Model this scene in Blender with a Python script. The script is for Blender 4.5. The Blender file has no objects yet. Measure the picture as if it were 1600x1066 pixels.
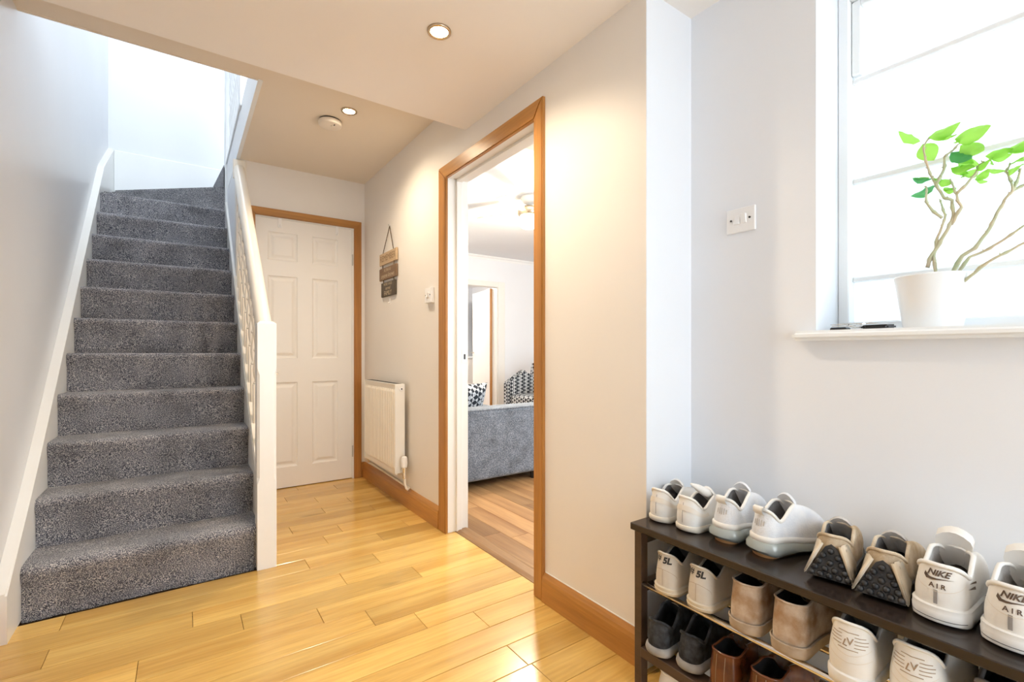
import bpy, bmesh, math, random
from mathutils import Vector, Matrix, noise
from mathutils.bvhtree import BVHTree

random.seed(7)
SC = bpy.context.scene
COL = SC.collection

# ------------------------------------------------------------------ camera
F_PX = 737.5
cam_d = bpy.data.cameras.new('camera')
cam_d.sensor_fit = 'HORIZONTAL'; cam_d.sensor_width = 36.0
cam_d.lens = F_PX / 1600.0 * 36.0
cam_d.shift_y = (549.4 - 533.0) / 1600.0
cam_d.clip_start = 0.02
cam = bpy.data.objects.new('camera', cam_d); COL.objects.link(cam)
cam.location = (0, 0, 1.02)
cam.rotation_euler = (math.radians(90), 0, -math.radians(34.936))
SC.camera = cam

# ------------------------------------------------------------------ world: bright overcast sky
W = bpy.data.worlds.new('overcast_sky'); SC.world = W; W.use_nodes = True
bg = W.node_tree.nodes['Background']
bg.inputs['Color'].default_value = (0.86, 0.94, 1.0, 1); bg.inputs['Strength'].default_value = 3.2

# view
SC.view_settings.view_transform = 'Standard'; SC.view_settings.look = 'None'
SC.view_settings.gamma = 1.0; SC.view_settings.use_curve_mapping = False
SC.view_settings.exposure = 1.05
SC.cycles.use_denoising = True
SC.cycles.max_bounces = 10; SC.cycles.diffuse_bounces = 6; SC.cycles.glossy_bounces = 4
SC.cycles.transmission_bounces = 6; SC.cycles.transparent_max_bounces = 10
SC.cycles.caustics_reflective = False; SC.cycles.caustics_refractive = False
SC.cycles.sample_clamp_indirect = 6.0

def portal(name, loc, rot, sx, sy):
    """daylight portal filling a window opening: only tells the renderer where the sky comes in"""
    d = bpy.data.lights.new(name, 'AREA'); d.shape = 'RECTANGLE'; d.size = sx; d.size_y = sy
    d.cycles.is_portal = True
    o = bpy.data.objects.new(name, d); COL.objects.link(o); o.location = loc; o.rotation_euler = rot
    return o
H90 = math.pi / 2
portal('window_portal', (1.74, .07, 1.58), (0, H90, 0), 1.04, 1.06)            # hall window, looking -X
portal('added_entrance_portal', (.85, -1.42, 1.15), (-H90, 0, 0), 1.1, 1.9)           # unseen opening added behind the viewer to fill the hall with daylight, looking +Y
portal('added_landing_portal', (.9, .98, 3.75), (-H90, 0, 0), 2.5, 1.7)              # unseen window opening upstairs, added to light the stair walls
portal('added_stair_portal', (.30, 4.35, 5.12), (0, 0, 0), 1.3, 1.7)                    # unseen roof opening, added to brighten the stairwell from above
portal('added_living_portal', (3.6, .98, 1.45), (-H90, 0, 0), 3.0, 1.5)              # unseen opening in the living room, added for its daylight
def area_lamp(name, loc, rot, sx, sy, power, color):
    d = bpy.data.lights.new(name, 'AREA'); d.shape = 'RECTANGLE'; d.size = sx; d.size_y = sy
    d.energy = power; d.color = color
    o = bpy.data.objects.new(name, d); COL.objects.link(o); o.location = loc; o.rotation_euler = rot
    return o

# ------------------------------------------------------------------ materials
def lin(r, g, b):
    f = lambda c: (c / 255 / 12.92) if c / 255 <= .04045 else ((c / 255 + .055) / 1.055) ** 2.4
    return (f(r), f(g), f(b), 1)

def base_mat(name, col, rough=.5, metal=0, spec=.5):
    m = bpy.data.materials.new(name); m.use_nodes = True
    b = m.node_tree.nodes['Principled BSDF']
    b.inputs['Base Color'].default_value = col; b.inputs['Roughness'].default_value = rough
    b.inputs['Metallic'].default_value = metal; b.inputs['Specular IOR Level'].default_value = spec
    return m, m.node_tree.nodes, m.node_tree.links, b

def mixrgb(nt, fac, a, b, links, mode='MIX'):
    n = nt.new('ShaderNodeMix'); n.data_type = 'RGBA'; n.blend_type = mode
    for s, v in (('Factor', fac), ('A', a), ('B', b)):
        idx = {'Factor': 0, 'A': 6, 'B': 7}[s]
        if hasattr(v, 'is_output'): links.new(v, n.inputs[idx])
        else: n.inputs[idx].default_value = v
    return n.outputs[2]

def paint(name, col, rough=.6, var=.03, bump=.02, scale=3.0, bscale=180):
    m, nt, ln, b = base_mat(name, col, rough)
    tc = nt.new('ShaderNodeTexCoord')
    n = nt.new('ShaderNodeTexNoise'); n.inputs['Scale'].default_value = scale; n.inputs['Detail'].default_value = 3
    ln.new(tc.outputs['Object'], n.inputs['Vector'])
    d = tuple(c * (1 - var) for c in col[:3]) + (1,)
    ln.new(mixrgb(nt, n.outputs['Fac'], d, tuple(min(1, c * (1 + var)) for c in col[:3]) + (1,), ln), b.inputs['Base Color'])
    if bump:
        n2 = nt.new('ShaderNodeTexNoise'); n2.inputs['Scale'].default_value = bscale; n2.inputs['Detail'].default_value = 2
        ln.new(tc.outputs['Object'], n2.inputs['Vector'])
        bp = nt.new('ShaderNodeBump'); bp.inputs['Strength'].default_value = bump; bp.inputs['Distance'].default_value = .004
        ln.new(n2.outputs['Fac'], bp.inputs['Height']); ln.new(bp.outputs['Normal'], b.inputs['Normal'])
    return m

def wood(name, c_dark, c_light, axis='X', rough=.35, per_object=0.0, ring=9.0, stretch=.06, knots=False, bump=.04, coat=0):
    m, nt, ln, b = base_mat(name, c_light, rough)
    tc = nt.new('ShaderNodeTexCoord'); oi = nt.new('ShaderNodeObjectInfo')
    add = nt.new('ShaderNodeVectorMath'); add.operation = 'ADD'
    sc = nt.new('ShaderNodeVectorMath'); sc.operation = 'SCALE'; sc.inputs[0].default_value = (37.1, 17.3, 5.7)
    ln.new(oi.outputs['Random'], sc.inputs['Scale'])
    ln.new(tc.outputs['Object'], add.inputs[0]); ln.new(sc.outputs[0], add.inputs[1])
    mp = nt.new('ShaderNodeMapping')
    mp.inputs['Scale'].default_value = {'X': (stretch, 1, 1), 'Y': (1, stretch, 1), 'Z': (1, 1, stretch)}[axis]
    ln.new(add.outputs[0], mp.inputs['Vector'])
    n = nt.new('ShaderNodeTexNoise'); n.inputs['Scale'].default_value = ring; n.inputs['Detail'].default_value = 5
    n.inputs['Roughness'].default_value = .62; n.inputs['Distortion'].default_value = .6
    ln.new(mp.outputs['Vector'], n.inputs['Vector'])
    r = nt.new('ShaderNodeValToRGB'); r.color_ramp.elements[0].position = .32; r.color_ramp.elements[1].position = .68
    r.color_ramp.elements[0].color = c_dark; r.color_ramp.elements[1].color = c_light
    ln.new(n.outputs['Fac'], r.inputs['Fac'])
    fine = nt.new('ShaderNodeTexNoise'); fine.inputs['Scale'].default_value = ring * 14; fine.inputs['Detail'].default_value = 3
    ln.new(mp.outputs['Vector'], fine.inputs['Vector'])
    fr = nt.new('ShaderNodeMapRange'); fr.inputs[1].default_value = .3; fr.inputs[2].default_value = .75
    fr.inputs[3].default_value = .86; fr.inputs[4].default_value = 1.06
    ln.new(fine.outputs['Fac'], fr.inputs[0])
    col = mixrgb(nt, 1.0, r.outputs['Color'], fr.outputs[0], ln, 'MULTIPLY')
    if knots:
        v = nt.new('ShaderNodeTexNoise'); v.inputs['Scale'].default_value = 6.5; v.inputs['Detail'].default_value = 2
        mp2 = nt.new('ShaderNodeMapping'); mp2.inputs['Scale'].default_value = {'X': (.35, 1, 1), 'Y': (1, .35, 1), 'Z': (1, 1, .35)}[axis]
        ln.new(add.outputs[0], mp2.inputs['Vector']); ln.new(mp2.outputs['Vector'], v.inputs['Vector'])
        kr = nt.new('ShaderNodeMapRange'); kr.inputs[1].default_value = .70; kr.inputs[2].default_value = .80
        kr.inputs[3].default_value = 0; kr.inputs[4].default_value = .65
        ln.new(v.outputs['Fac'], kr.inputs[0])
        col = mixrgb(nt, kr.outputs[0], col, tuple(c * .28 for c in c_dark[:3]) + (1,), ln)
    if per_object:
        mr = nt.new('ShaderNodeMapRange'); mr.inputs[3].default_value = 1 - per_object; mr.inputs[4].default_value = 1 + per_object * .6
        ln.new(oi.outputs['Random'], mr.inputs[0])
        col = mixrgb(nt, 1.0, col, mr.outputs[0], ln, 'MULTIPLY')
    ln.new(col, b.inputs['Base Color'])
    if bump:
        bp = nt.new('ShaderNodeBump'); bp.inputs['Strength'].default_value = bump; bp.inputs['Distance'].default_value = .003
        ln.new(fine.outputs['Fac'], bp.inputs['Height']); ln.new(bp.outputs['Normal'], b.inputs['Normal'])
    if coat:
        b.inputs['Coat Weight'].default_value = coat; b.inputs['Coat Roughness'].default_value = .12
    return m

def speckle(name, cols, scale=260, rough=.95, bump=.8, dist=.006, big=2.0):
    """short-pile carpet or woven cloth: fine multicoloured grain"""
    m, nt, ln, b = base_mat(name, cols[0], rough, 0, .15)
    tc = nt.new('ShaderNodeTexCoord')
    n = nt.new('ShaderNodeTexNoise'); n.inputs['Scale'].default_value = scale; n.inputs['Detail'].default_value = 2
    ln.new(tc.outputs['Object'], n.inputs['Vector'])
    r = nt.new('ShaderNodeValToRGB'); els = r.color_ramp.elements
    els[0].position = .36; els[0].color = cols[0]; els[1].position = .66; els[1].color = cols[-1]
    if len(cols) > 2:
        e = els.new(.5); e.color = cols[1]
    ln.new(n.outputs['Fac'], r.inputs['Fac'])
    n2 = nt.new('ShaderNodeTexNoise'); n2.inputs['Scale'].default_value = big * 4; n2.inputs['Detail'].default_value = 3
    ln.new(tc.outputs['Object'], n2.inputs['Vector'])
    mr = nt.new('ShaderNodeMapRange'); mr.inputs[1].default_value = .3; mr.inputs[2].default_value = .7
    mr.inputs[3].default_value = .72; mr.inputs[4].default_value = 1.2
    ln.new(n2.outputs['Fac'], mr.inputs[0])
    ln.new(mixrgb(nt, 1.0, r.outputs['Color'], mr.outputs[0], ln, 'MULTIPLY'), b.inputs['Base Color'])
    bp = nt.new('ShaderNodeBump'); bp.inputs['Strength'].default_value = bump; bp.inputs['Distance'].default_value = dist
    ln.new(n.outputs['Fac'], bp.inputs['Height']); ln.new(bp.outputs['Normal'], b.inputs['Normal'])
    b.inputs['Sheen Weight'].default_value = .25
    return m

def blotch(name, c1, c2, scale=14, rough=.6, bump=.12, bscale=120, spec=.4):
    m, nt, ln, b = base_mat(name, c1, rough, 0, spec)
    tc = nt.new('ShaderNodeTexCoord')
    n = nt.new('ShaderNodeTexNoise'); n.inputs['Scale'].default_value = scale; n.inputs['Detail'].default_value = 4
    ln.new(tc.outputs['Object'], n.inputs['Vector'])
    mr = nt.new('ShaderNodeMapRange'); mr.inputs[1].default_value = .35; mr.inputs[2].default_value = .7
    ln.new(n.outputs['Fac'], mr.inputs[0])
    ln.new(mixrgb(nt, mr.outputs[0], c1, c2, ln), b.inputs['Base Color'])
    n2 = nt.new('ShaderNodeTexNoise'); n2.inputs['Scale'].default_value = bscale; n2.inputs['Detail'].default_value = 3
    ln.new(tc.outputs['Object'], n2.inputs['Vector'])
    bp = nt.new('ShaderNodeBump'); bp.inputs['Strength'].default_value = bump; bp.inputs['Distance'].default_value = .002
    ln.new(n2.outputs['Fac'], bp.inputs['Height']); ln.new(bp.outputs['Normal'], b.inputs['Normal'])
    return m

def emit(name, col, strength):
    m = bpy.data.materials.new(name); m.use_nodes = True; nt = m.node_tree
    nt.nodes.clear(); e = nt.nodes.new('ShaderNodeEmission'); o = nt.nodes.new('ShaderNodeOutputMaterial')
    e.inputs['Color'].default_value = col; e.inputs['Strength'].default_value = strength
    nt.links.new(e.outputs[0], o.inputs['Surface']); return m

def houndstooth(name, scale):
    m, nt, ln, b = base_mat(name, (.05, .05, .06, 1), .9, 0, .2)
    tc = nt.new('ShaderNodeTexCoord'); mp = nt.new('ShaderNodeMapping'); mp.inputs['Rotation'].default_value = (.5, .6, .75)
    ln.new(tc.outputs['Object'], mp.inputs['Vector'])
    c = nt.new('ShaderNodeTexChecker'); c.inputs['Scale'].default_value = scale
    c.inputs['Color1'].default_value = (.035, .04, .05, 1); c.inputs['Color2'].default_value = (.62, .64, .66, 1)
    ln.new(mp.outputs['Vector'], c.inputs['Vector'])
    w = nt.new('ShaderNodeTexChecker'); w.inputs['Scale'].default_value = scale * 2
    w.inputs['Color1'].default_value = (.24, .27, .32, 1); w.inputs['Color2'].default_value = (1, 1, 1, 1)
    ln.new(mp.outputs['Vector'], w.inputs['Vector'])
    ln.new(mixrgb(nt, .5, c.outputs['Color'], w.outputs['Color'], ln, 'MULTIPLY'), b.inputs['Base Color'])
    return m

def glass_pane(name, tint=(.95, .98, 1, 1), gloss=.06):
    m = bpy.data.materials.new(name); m.use_nodes = True; nt = m.node_tree; nt.nodes.clear()
    t = nt.nodes.new('ShaderNodeBsdfTransparent'); t.inputs[0].default_value = tint
    g = nt.nodes.new('ShaderNodeBsdfGlossy'); g.inputs['Roughness'].default_value = .08
    mx = nt.nodes.new('ShaderNodeMixShader'); mx.inputs[0].default_value = gloss
    o = nt.nodes.new('ShaderNodeOutputMaterial')
    nt.links.new(t.outputs[0], mx.inputs[1]); nt.links.new(g.outputs[0], mx.inputs[2]); nt.links.new(mx.outputs[0], o.inputs[0])
    return m

def frosted(name):
    m = bpy.data.materials.new(name); m.use_nodes = True; nt = m.node_tree; nt.nodes.clear(); ln = nt.links
    t = nt.nodes.new('ShaderNodeBsdfTranslucent'); t.inputs[0].default_value = (.61, .63, .645, 1)
    g = nt.nodes.new('ShaderNodeBsdfGlossy'); g.inputs['Roughness'].default_value = .15
    mx = nt.nodes.new('ShaderNodeMixShader'); mx.inputs[0].default_value = .05
    o = nt.nodes.new('ShaderNodeOutputMaterial')
    ln.new(t.outputs[0], mx.inputs[1]); ln.new(g.outputs[0], mx.inputs[2]); ln.new(mx.outputs[0], o.inputs[0])
    return m

def leaf_mat(name, col, tcol):
    m = bpy.data.materials.new(name); m.use_nodes = True; nt = m.node_tree; nt.nodes.clear(); ln = nt.links
    p = nt.nodes.new('ShaderNodeBsdfPrincipled'); p.inputs['Roughness'].default_value = .4
    tc = nt.nodes.new('ShaderNodeTexCoord'); n = nt.nodes.new('ShaderNodeTexNoise'); n.inputs['Scale'].default_value = 30
    ln.new(tc.outputs['Object'], n.inputs['Vector'])
    ln.new(mixrgb(nt.nodes, n.outputs['Fac'], col, tuple(c * 1.5 for c in col[:3]) + (1,), ln), p.inputs['Base Color'])
    t = nt.nodes.new('ShaderNodeBsdfTranslucent'); t.inputs[0].default_value = tcol
    mx = nt.nodes.new('ShaderNodeMixShader'); mx.inputs[0].default_value = .6
    o = nt.nodes.new('ShaderNodeOutputMaterial')
    ln.new(p.outputs[0], mx.inputs[1]); ln.new(t.outputs[0], mx.inputs[2]); ln.new(mx.outputs[0], o.inputs[0])
    return m

M = {}
M['wall'] = paint('cream_wall_paint', (.80, .765, .72, 1), .5, .025, .03)
M['wall_white'] = paint('white_wall_paint', (.78, .805, .845, 1), .55, .02, .03)
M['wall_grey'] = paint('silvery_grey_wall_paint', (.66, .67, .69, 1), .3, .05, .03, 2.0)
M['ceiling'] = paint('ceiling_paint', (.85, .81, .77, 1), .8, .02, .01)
M['ceiling_rear'] = paint('shaded_rear_ceiling_paint', (.78, .70, .60, 1), .8, .02, .01)  # weaker daylight on the rear ceiling put into a darker, warmer colour
M['white'] = paint('white_gloss_paint', (.80, .79, .76, 1), .28, .02, .01, 6)
M['white_cool'] = paint('white_window_paint', (.84, .86, .87, 1), .35, .02, .01, 6)
M['cream'] = paint('cream_gloss_paint', (.82, .77, .68, 1), .3, .03, .01, 6)
M['door'] = paint('white_door_paint', (.80, .78, .75, 1), .35, .02, .02, 5)
M['plastic'] = paint('white_plastic', (.84, .84, .84, 1), .3, 0, 0)
M['plastic_cream'] = paint('ivory_plastic', (.78, .72, .64, 1), .45, .02, .02)
M['oak_x'] = wood('oak_trim_across', (.30, .125, .025, 1), (.50, .235, .06, 1), 'X', .35)
M['oak_y'] = wood('oak_trim_along', (.36, .15, .03, 1), (.56, .27, .07, 1), 'Y', .32)
M['oak_z'] = wood('oak_trim_upright', (.32, .13, .025, 1), (.52, .24, .06, 1), 'Z', .35)
M['board'] = wood('golden_oak_board', (.58, .325, .075, 1), (.82, .54, .16, 1), 'X', .25, .18, 7.0, .07, True, .03, .35)
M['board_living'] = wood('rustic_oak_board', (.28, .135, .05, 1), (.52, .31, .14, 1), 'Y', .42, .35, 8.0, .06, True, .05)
M['subfloor'] = base_mat('dark_board_joint', (.10, .05, .018, 1), .8)[0]
M['carpet'] = speckle('grey_twist_carpet', [(.028, .030, .042, 1), (.175, .180, .218, 1), (.72, .69, .67, 1)], 300, .95, .9, .008, 1.6)
M['black_wood'] = wood('black_brown_rack_wood', (.016, .011, .009, 1), (.040, .028, .023, 1), 'Y', .19, 0, 10, .05)
M['brown_edge'] = wood('dark_brown_rack_wood', (.05, .028, .018, 1), (.085, .05, .034, 1), 'Y', .35, 0, 10, .05)
M['chrome'] = base_mat('bright_metal', (.78, .76, .73, 1), .18, 1)[0]
M['steel'] = base_mat('brushed_steel', (.55, .53, .5, 1), .35, 1)[0]
M['brass'] = base_mat('satin_nickel_bezel', (.62, .5, .36, 1), .25, 1)[0]
M['dark'] = base_mat('dark_plastic', (.012, .012, .014, 1), .35)[0]
M['glass'] = glass_pane('window_glass')
M['frost'] = frosted('obscured_window_glass')
M['lamp'] = emit('warm_lamp', (1, .82, .55, 1), 60)
M['globe'] = emit('lit_globe', (1, .88, .68, 1), 14)
M['sofa'] = speckle('grey_woven_upholstery', [(.10, .12, .15, 1), (.17, .195, .235, 1), (.26, .29, .33, 1)], 120, .9, .4, .003, 2.5)
M['hound'] = houndstooth('houndstooth_cloth', 30)
M['cord'] = base_mat('jute_cord', (.10, .06, .03, 1), .9)[0]
M['plq_a'] = wood('pale_plaque_wood', (.52, .37, .22, 1), (.64, .48, .31, 1), 'Y', .6)
M['plq_b'] = wood('mid_plaque_wood', (.20, .12, .065, 1), (.28, .175, .10, 1), 'Y', .6)
M['plq_c'] = wood('dark_plaque_wood', (.06, .045, .03, 1), (.10, .075, .05, 1), 'Y', .6)
M['ink_dark'] = base_mat('brown_lettering', (.22, .13, .06, 1), .7)[0]
M['ink_pale'] = base_mat('cream_lettering', (.62, .5, .34, 1), .7)[0]
M['pot'] = paint('white_ceramic', (.82, .84, .85, 1), .3, .01, 0)
M['soil'] = blotch('potting_soil', (.03, .02, .012, 1), (.07, .045, .025, 1), 60, .95, .8, 200)
M['stem'] = blotch('woody_stem', (.62, .50, .36, 1), (.42, .52, .32, 1), 18, .7, .3, 90)
M['leaf'] = leaf_mat('fresh_leaf', (.22, .50, .07, 1), (.46, .80, .12, 1))
M['leaf_dark'] = leaf_mat('deep_green_leaf', (.07, .30, .10, 1), (.12, .42, .14, 1))

# ------------------------------------------------------------------ helpers
def link(name, me, m, parent=None, smooth=False):
    o = bpy.data.objects.new(name, me); COL.objects.link(o)
    if m is not None:
        me.materials.clear(); me.materials.append(M[m] if isinstance(m, str) else m)
    if smooth:
        me.polygons.foreach_set('use_smooth', [True] * len(me.polygons))
    if parent is not None: o.parent = parent
    return o
def obj(name, bm, m, parent=None, smooth=False, sharp=None):
    me = bpy.data.meshes.new(name)
    bmesh.ops.recalc_face_normals(bm, faces=bm.faces)
    bm.to_mesh(me); bm.free()
    o = link(name, me, m, parent, smooth or sharp is not None)
    if sharp is not None: me.set_sharp_from_angle(angle=math.radians(sharp))
    return o
def tag(o, label=None, cat=None, group=None, kind=None):
    if label: o['label'] = label
    if cat: o['category'] = cat
    if group: o['group'] = group
    if kind: o['kind'] = kind
    return o
def thing(name, loc=(0, 0, 0), rz=0, label=None, cat=None, group=None):
    o = bpy.data.objects.new(name, None); COL.objects.link(o); o.location = loc; o.rotation_euler = (0, 0, rz)
    o.empty_display_size = .05
    return tag(o, label, cat, group)
def keep(o, parent):
    """parent a mesh built in world coordinates to a thing that has its own place"""
    bpy.context.view_layer.update()
    o.parent = parent; o.matrix_parent_inverse = parent.matrix_world.inverted()
    return o
def box(bm, x0, x1, y0, y1, z0, z1, bev=0, seg=1):
    r = bmesh.ops.create_cube(bm, size=1)
    vs = r['verts']
    for v in vs:
        v.co = Vector(((x0 + x1) / 2 + v.co.x * (x1 - x0), (y0 + y1) / 2 + v.co.y * (y1 - y0), (z0 + z1) / 2 + v.co.z * (z1 - z0)))
    if bev:
        es = {e for v in vs for e in v.link_edges}
        bmesh.ops.bevel(bm, geom=list(es), offset=bev, segments=seg, affect='EDGES', profile=.5)
    return bm
def bx(*a, **k): return box(bmesh.new(), *a, **k)
def struct(name, bm, m, parent=None, label=None):
    o = obj(name, bm, m, parent)
    if parent is None: o['kind'] = 'structure'
    if label: o['label'] = label
    return o
def tube(bm, pts, r, n=8, cap=True):
    pts = [Vector(p) for p in pts]; rr = r if isinstance(r, (list, tuple)) else [r] * len(pts)
    rings = []; up = Vector((0, 0, 1)); prev = None
    for i, p in enumerate(pts):
        t = (pts[min(i + 1, len(pts) - 1)] - pts[max(i - 1, 0)]).normalized()
        if prev is None:
            a = t.cross(up)
            if a.length < 1e-3: a = t.cross(Vector((1, 0, 0)))
        else: a = prev - t * prev.dot(t)
        a.normalize(); prev = a; b = t.cross(a)
        rings.append([bm.verts.new(p + (a * math.cos(2 * math.pi * k / n) + b * math.sin(2 * math.pi * k / n)) * rr[i]) for k in range(n)])
    for i in range(len(rings) - 1):
        for k in range(n):
            bm.faces.new((rings[i][k], rings[i][(k + 1) % n], rings[i + 1][(k + 1) % n], rings[i + 1][k]))
    if cap:
        bm.faces.new(rings[0][::-1]); bm.faces.new(rings[-1])
    return bm
def tb(*a, **k): return tube(bmesh.new(), *a, **k)
def lathe(bm, prof, c=(0, 0, 0), n=32, axis='Z', cap0=True, cap1=True):
    rings = []
    for r, h in prof:
        ring = []
        for k in range(n):
            a = 2 * math.pi * k / n
            p = {'Z': (r * math.cos(a), r * math.sin(a), h), 'X': (h, r * math.cos(a), r * math.sin(a)), 'Y': (r * math.cos(a), h, r * math.sin(a))}[axis]
            ring.append(bm.verts.new(Vector(c) + Vector(p)))
        rings.append(ring)
    for i in range(len(rings) - 1):
        for k in range(n):
            bm.faces.new((rings[i][k], rings[i][(k + 1) % n], rings[i + 1][(k + 1) % n], rings[i + 1][k]))
    if cap0: bm.faces.new(rings[0][::-1])
    if cap1: bm.faces.new(rings[-1])
    return bm
def lt(*a, **k): return lathe(bmesh.new(), *a, **k)
def prism(bm, poly, f0, f1):
    """poly: 2-D points; f0/f1 map a point to its 3-D place on either face"""
    a = [bm.verts.new(f0(p)) for p in poly]; b = [bm.verts.new(f1(p)) for p in poly]
    bm.faces.new(a); bm.faces.new(b[::-1]); n = len(poly)
    for i in range(n): bm.faces.new((a[i], b[i], b[(i + 1) % n], a[(i + 1) % n]))
    return bm
def prism_x(poly, x0, x1): return prism(bmesh.new(), poly, lambda p: (x0, p[0], p[1]), lambda p: (x1, p[0], p[1]))
def prism_z(poly, z0, z1): return prism(bmesh.new(), poly, lambda p: (p[0], p[1], z0), lambda p: (p[0], p[1], z1))
def copy_tree(o, parent=None):
    c = o.copy(); COL.objects.link(c); c.parent = parent
    for ch in o.children: copy_tree(ch, c)
    return c
def text_mesh(s, size, shear=0, bold=0, align='CENTER', space=1.0):
    cu = bpy.data.curves.new('lettering', 'FONT'); cu.body = s; cu.size = size; cu.align_x = align; cu.align_y = 'CENTER'
    cu.shear = shear; cu.offset = bold; cu.resolution_u = 4; cu.space_character = space; cu.space_line = .85
    t = bpy.data.objects.new('lettering', cu); COL.objects.link(t)
    me = bpy.data.meshes.new_from_object(t)
    bpy.data.objects.remove(t); bpy.data.curves.remove(cu)
    return me
def smoothstep(a, b, x):
    t = max(0, min(1, (x - a) / (b - a))); return t * t * (3 - 2 * t)
def interp(tab, x):
    if x <= tab[0][0]: return tab[0][1]
    for (a, va), (b, vb) in zip(tab, tab[1:]):
        if x <= b:
            t = (x - a) / (b - a); t = t * t * (3 - 2 * t); return va + (vb - va) * t
    return tab[-1][1]

# ================================================================== THE SETTING
XR, XL, YF = 1.219, -.54, 3.846          # right wall, left wall, far wall of the hall
XA, YA = 1.457, .993                      # window wall of the alcove, its return
ZF, ZR, ZL = 2.182, 2.384, 2.61           # front ceiling, rear ceiling, landing floor
YC, YO, XS = 2.17, 2.665, .313            # ceiling step, near edge of stairwell, side of stairwell
YE = 5.494                                # end wall of the stairs
DY0, DY1, DZ = 1.562, 2.378, 1.995        # doorway to the living room
# --- hall floor: base and boards
floor = struct('floor', bx(-.60, 1.75, -1.5, 3.95, -.12, -.018), 'subfloor')
JOINTS = {0: [.923], 1: [-.22], 2: [.934, -.05], 3: [.741], 4: [.59, -.40], 5: [.437, -.119], 6: [.891, .185], 7: [.592, .032, -.373], 8: [.786],
          9: [.492, -.369], 10: [.893], 11: [.636, 1.087], 12: [.745], 13: [.507], 14: [1.02], 15: [.742], 16: [.94], 17: [.755], 18: [.584], 19: [.946], 20: [.70]}
PITCH = .1258
def plank(x0, x1, y0, y1, parent, m, gap=.0008, thick=.018, z=0):
    g = gap; bm = bmesh.new(); c = .0016
    cx, cy = (x0 + x1) / 2, (y0 + y1) / 2; hx, hy = (x1 - x0) / 2 - g, (y1 - y0) / 2 - g
    lo = [bm.verts.new((sx * hx, sy * hy, -thick)) for sx, sy in ((-1, -1), (1, -1), (1, 1), (-1, 1))]
    mid = [bm.verts.new((sx * hx, sy * hy, -c * .6)) for sx, sy in ((-1, -1), (1, -1), (1, 1), (-1, 1))]
    top = [bm.verts.new((sx * (hx - c), sy * (hy - c), 0)) for sx, sy in ((-1, -1), (1, -1), (1, 1), (-1, 1))]
    for i in range(4):
        j = (i + 1) % 4
        bm.faces.new((lo[i], lo[j], mid[j], mid[i])); bm.faces.new((mid[i], mid[j], top[j], top[i]))
    bm.faces.new(top)
    o = obj('floorboard', bm, m, parent); o.location = (cx, cy, z); return o
for k in range(-18, 21):
    y0 = 1.228 + PITCH * k; y1 = min(y0 + PITCH, YF + .04)
    xa = XL + .002 if y1 < 2.56 else .30
    xb = XA - .002 if y0 < YA - .01 else (1.2675 if DY0 - PITCH < y0 < DY1 else XR - .002)
    js = JOINTS.get(k)
    if js is None:
        o0 = ((k * .377) % 1.0); js = [xa + .15 + o0 * .9, xa + 1.1 + o0 * .6]
    xs = [xa] + sorted(j for j in js if xa + .05 < j < xb - .05) + [xb]
    for a, b in zip(xs, xs[1:]): plank(a, b, y0, y1, floor, 'board')

# --- walls
def boxes(*bs):
    bm = bmesh.new()
    for b in bs: box(bm, *b)
    return bm
wall_right = struct('wall_right', boxes((XR, 1.35, YA + .0015, DY0 - .02, -.02, 2.5), (XR, 1.35, DY1 + .02, 3.96, -.02, 2.5), (XR, 1.35, DY0 - .02, DY1 + .02, DZ + .02, 2.5)), 'wall')
WY0, WY1, WZ0, WZ1 = -.45, .597, 1.05, 2.10   # hall window opening
wall_window = struct('wall_window', boxes((XA, 1.76, -1.5, WY0, -.02, 2.5), (XA, 1.76, WY1, YA + .12, -.02, 2.5), (XA, 1.76, WY0, WY1, -.02, WZ0), (XA, 1.76, WY0, WY1, WZ1, 2.5)), 'wall_white')
struct('wall_return', bx(XR + .0005, XA, YA, YA + .107, -.02, 2.5), 'wall_white')
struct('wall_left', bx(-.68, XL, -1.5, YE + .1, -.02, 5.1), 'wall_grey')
struct('wall_far', boxes((XS, .43, YF, 3.96, -.02, 2.4), (1.132, 1.35, YF, 3.96, -.02, 2.4), (.43, 1.132, YF, 3.96, 2.012, 2.4), (.43, 1.132, YF + .05, 3.96, -.02, 2.012)), 'wall')
struct('wall_stairs', bx(XS, .40, 3.96, 4.66, -.02, ZR + .02), 'wall_white')
struct('wall_end', bx(XL, 2.7, YE, YE + .1, -.02, 5.1), 'wall_white')
# entrance wall behind the viewer, with an unglazed opening added for fill daylight
struct('wall_back', boxes((-.68, .3, -1.5, -1.4, -.02, 2.5), (1.4, 1.76, -1.5, -1.4, -.02, 2.5), (.3, 1.4, -1.5, -1.4, -.02, .2), (.3, 1.4, -1.5, -1.4, 2.1, 2.5)), 'wall_white')
# ceilings and the landing floor over them
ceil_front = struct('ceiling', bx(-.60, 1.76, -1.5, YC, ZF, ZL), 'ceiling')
struct('ceiling_rear', boxes((XS, 1.35, YC + .0005, 3.96, ZR, ZL), (XL, XS, YC + .0005, YO, ZR, ZL), (XS + .03, 2.7, 3.96, 4.66, ZR + .02, ZL)), 'ceiling_rear')
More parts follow.
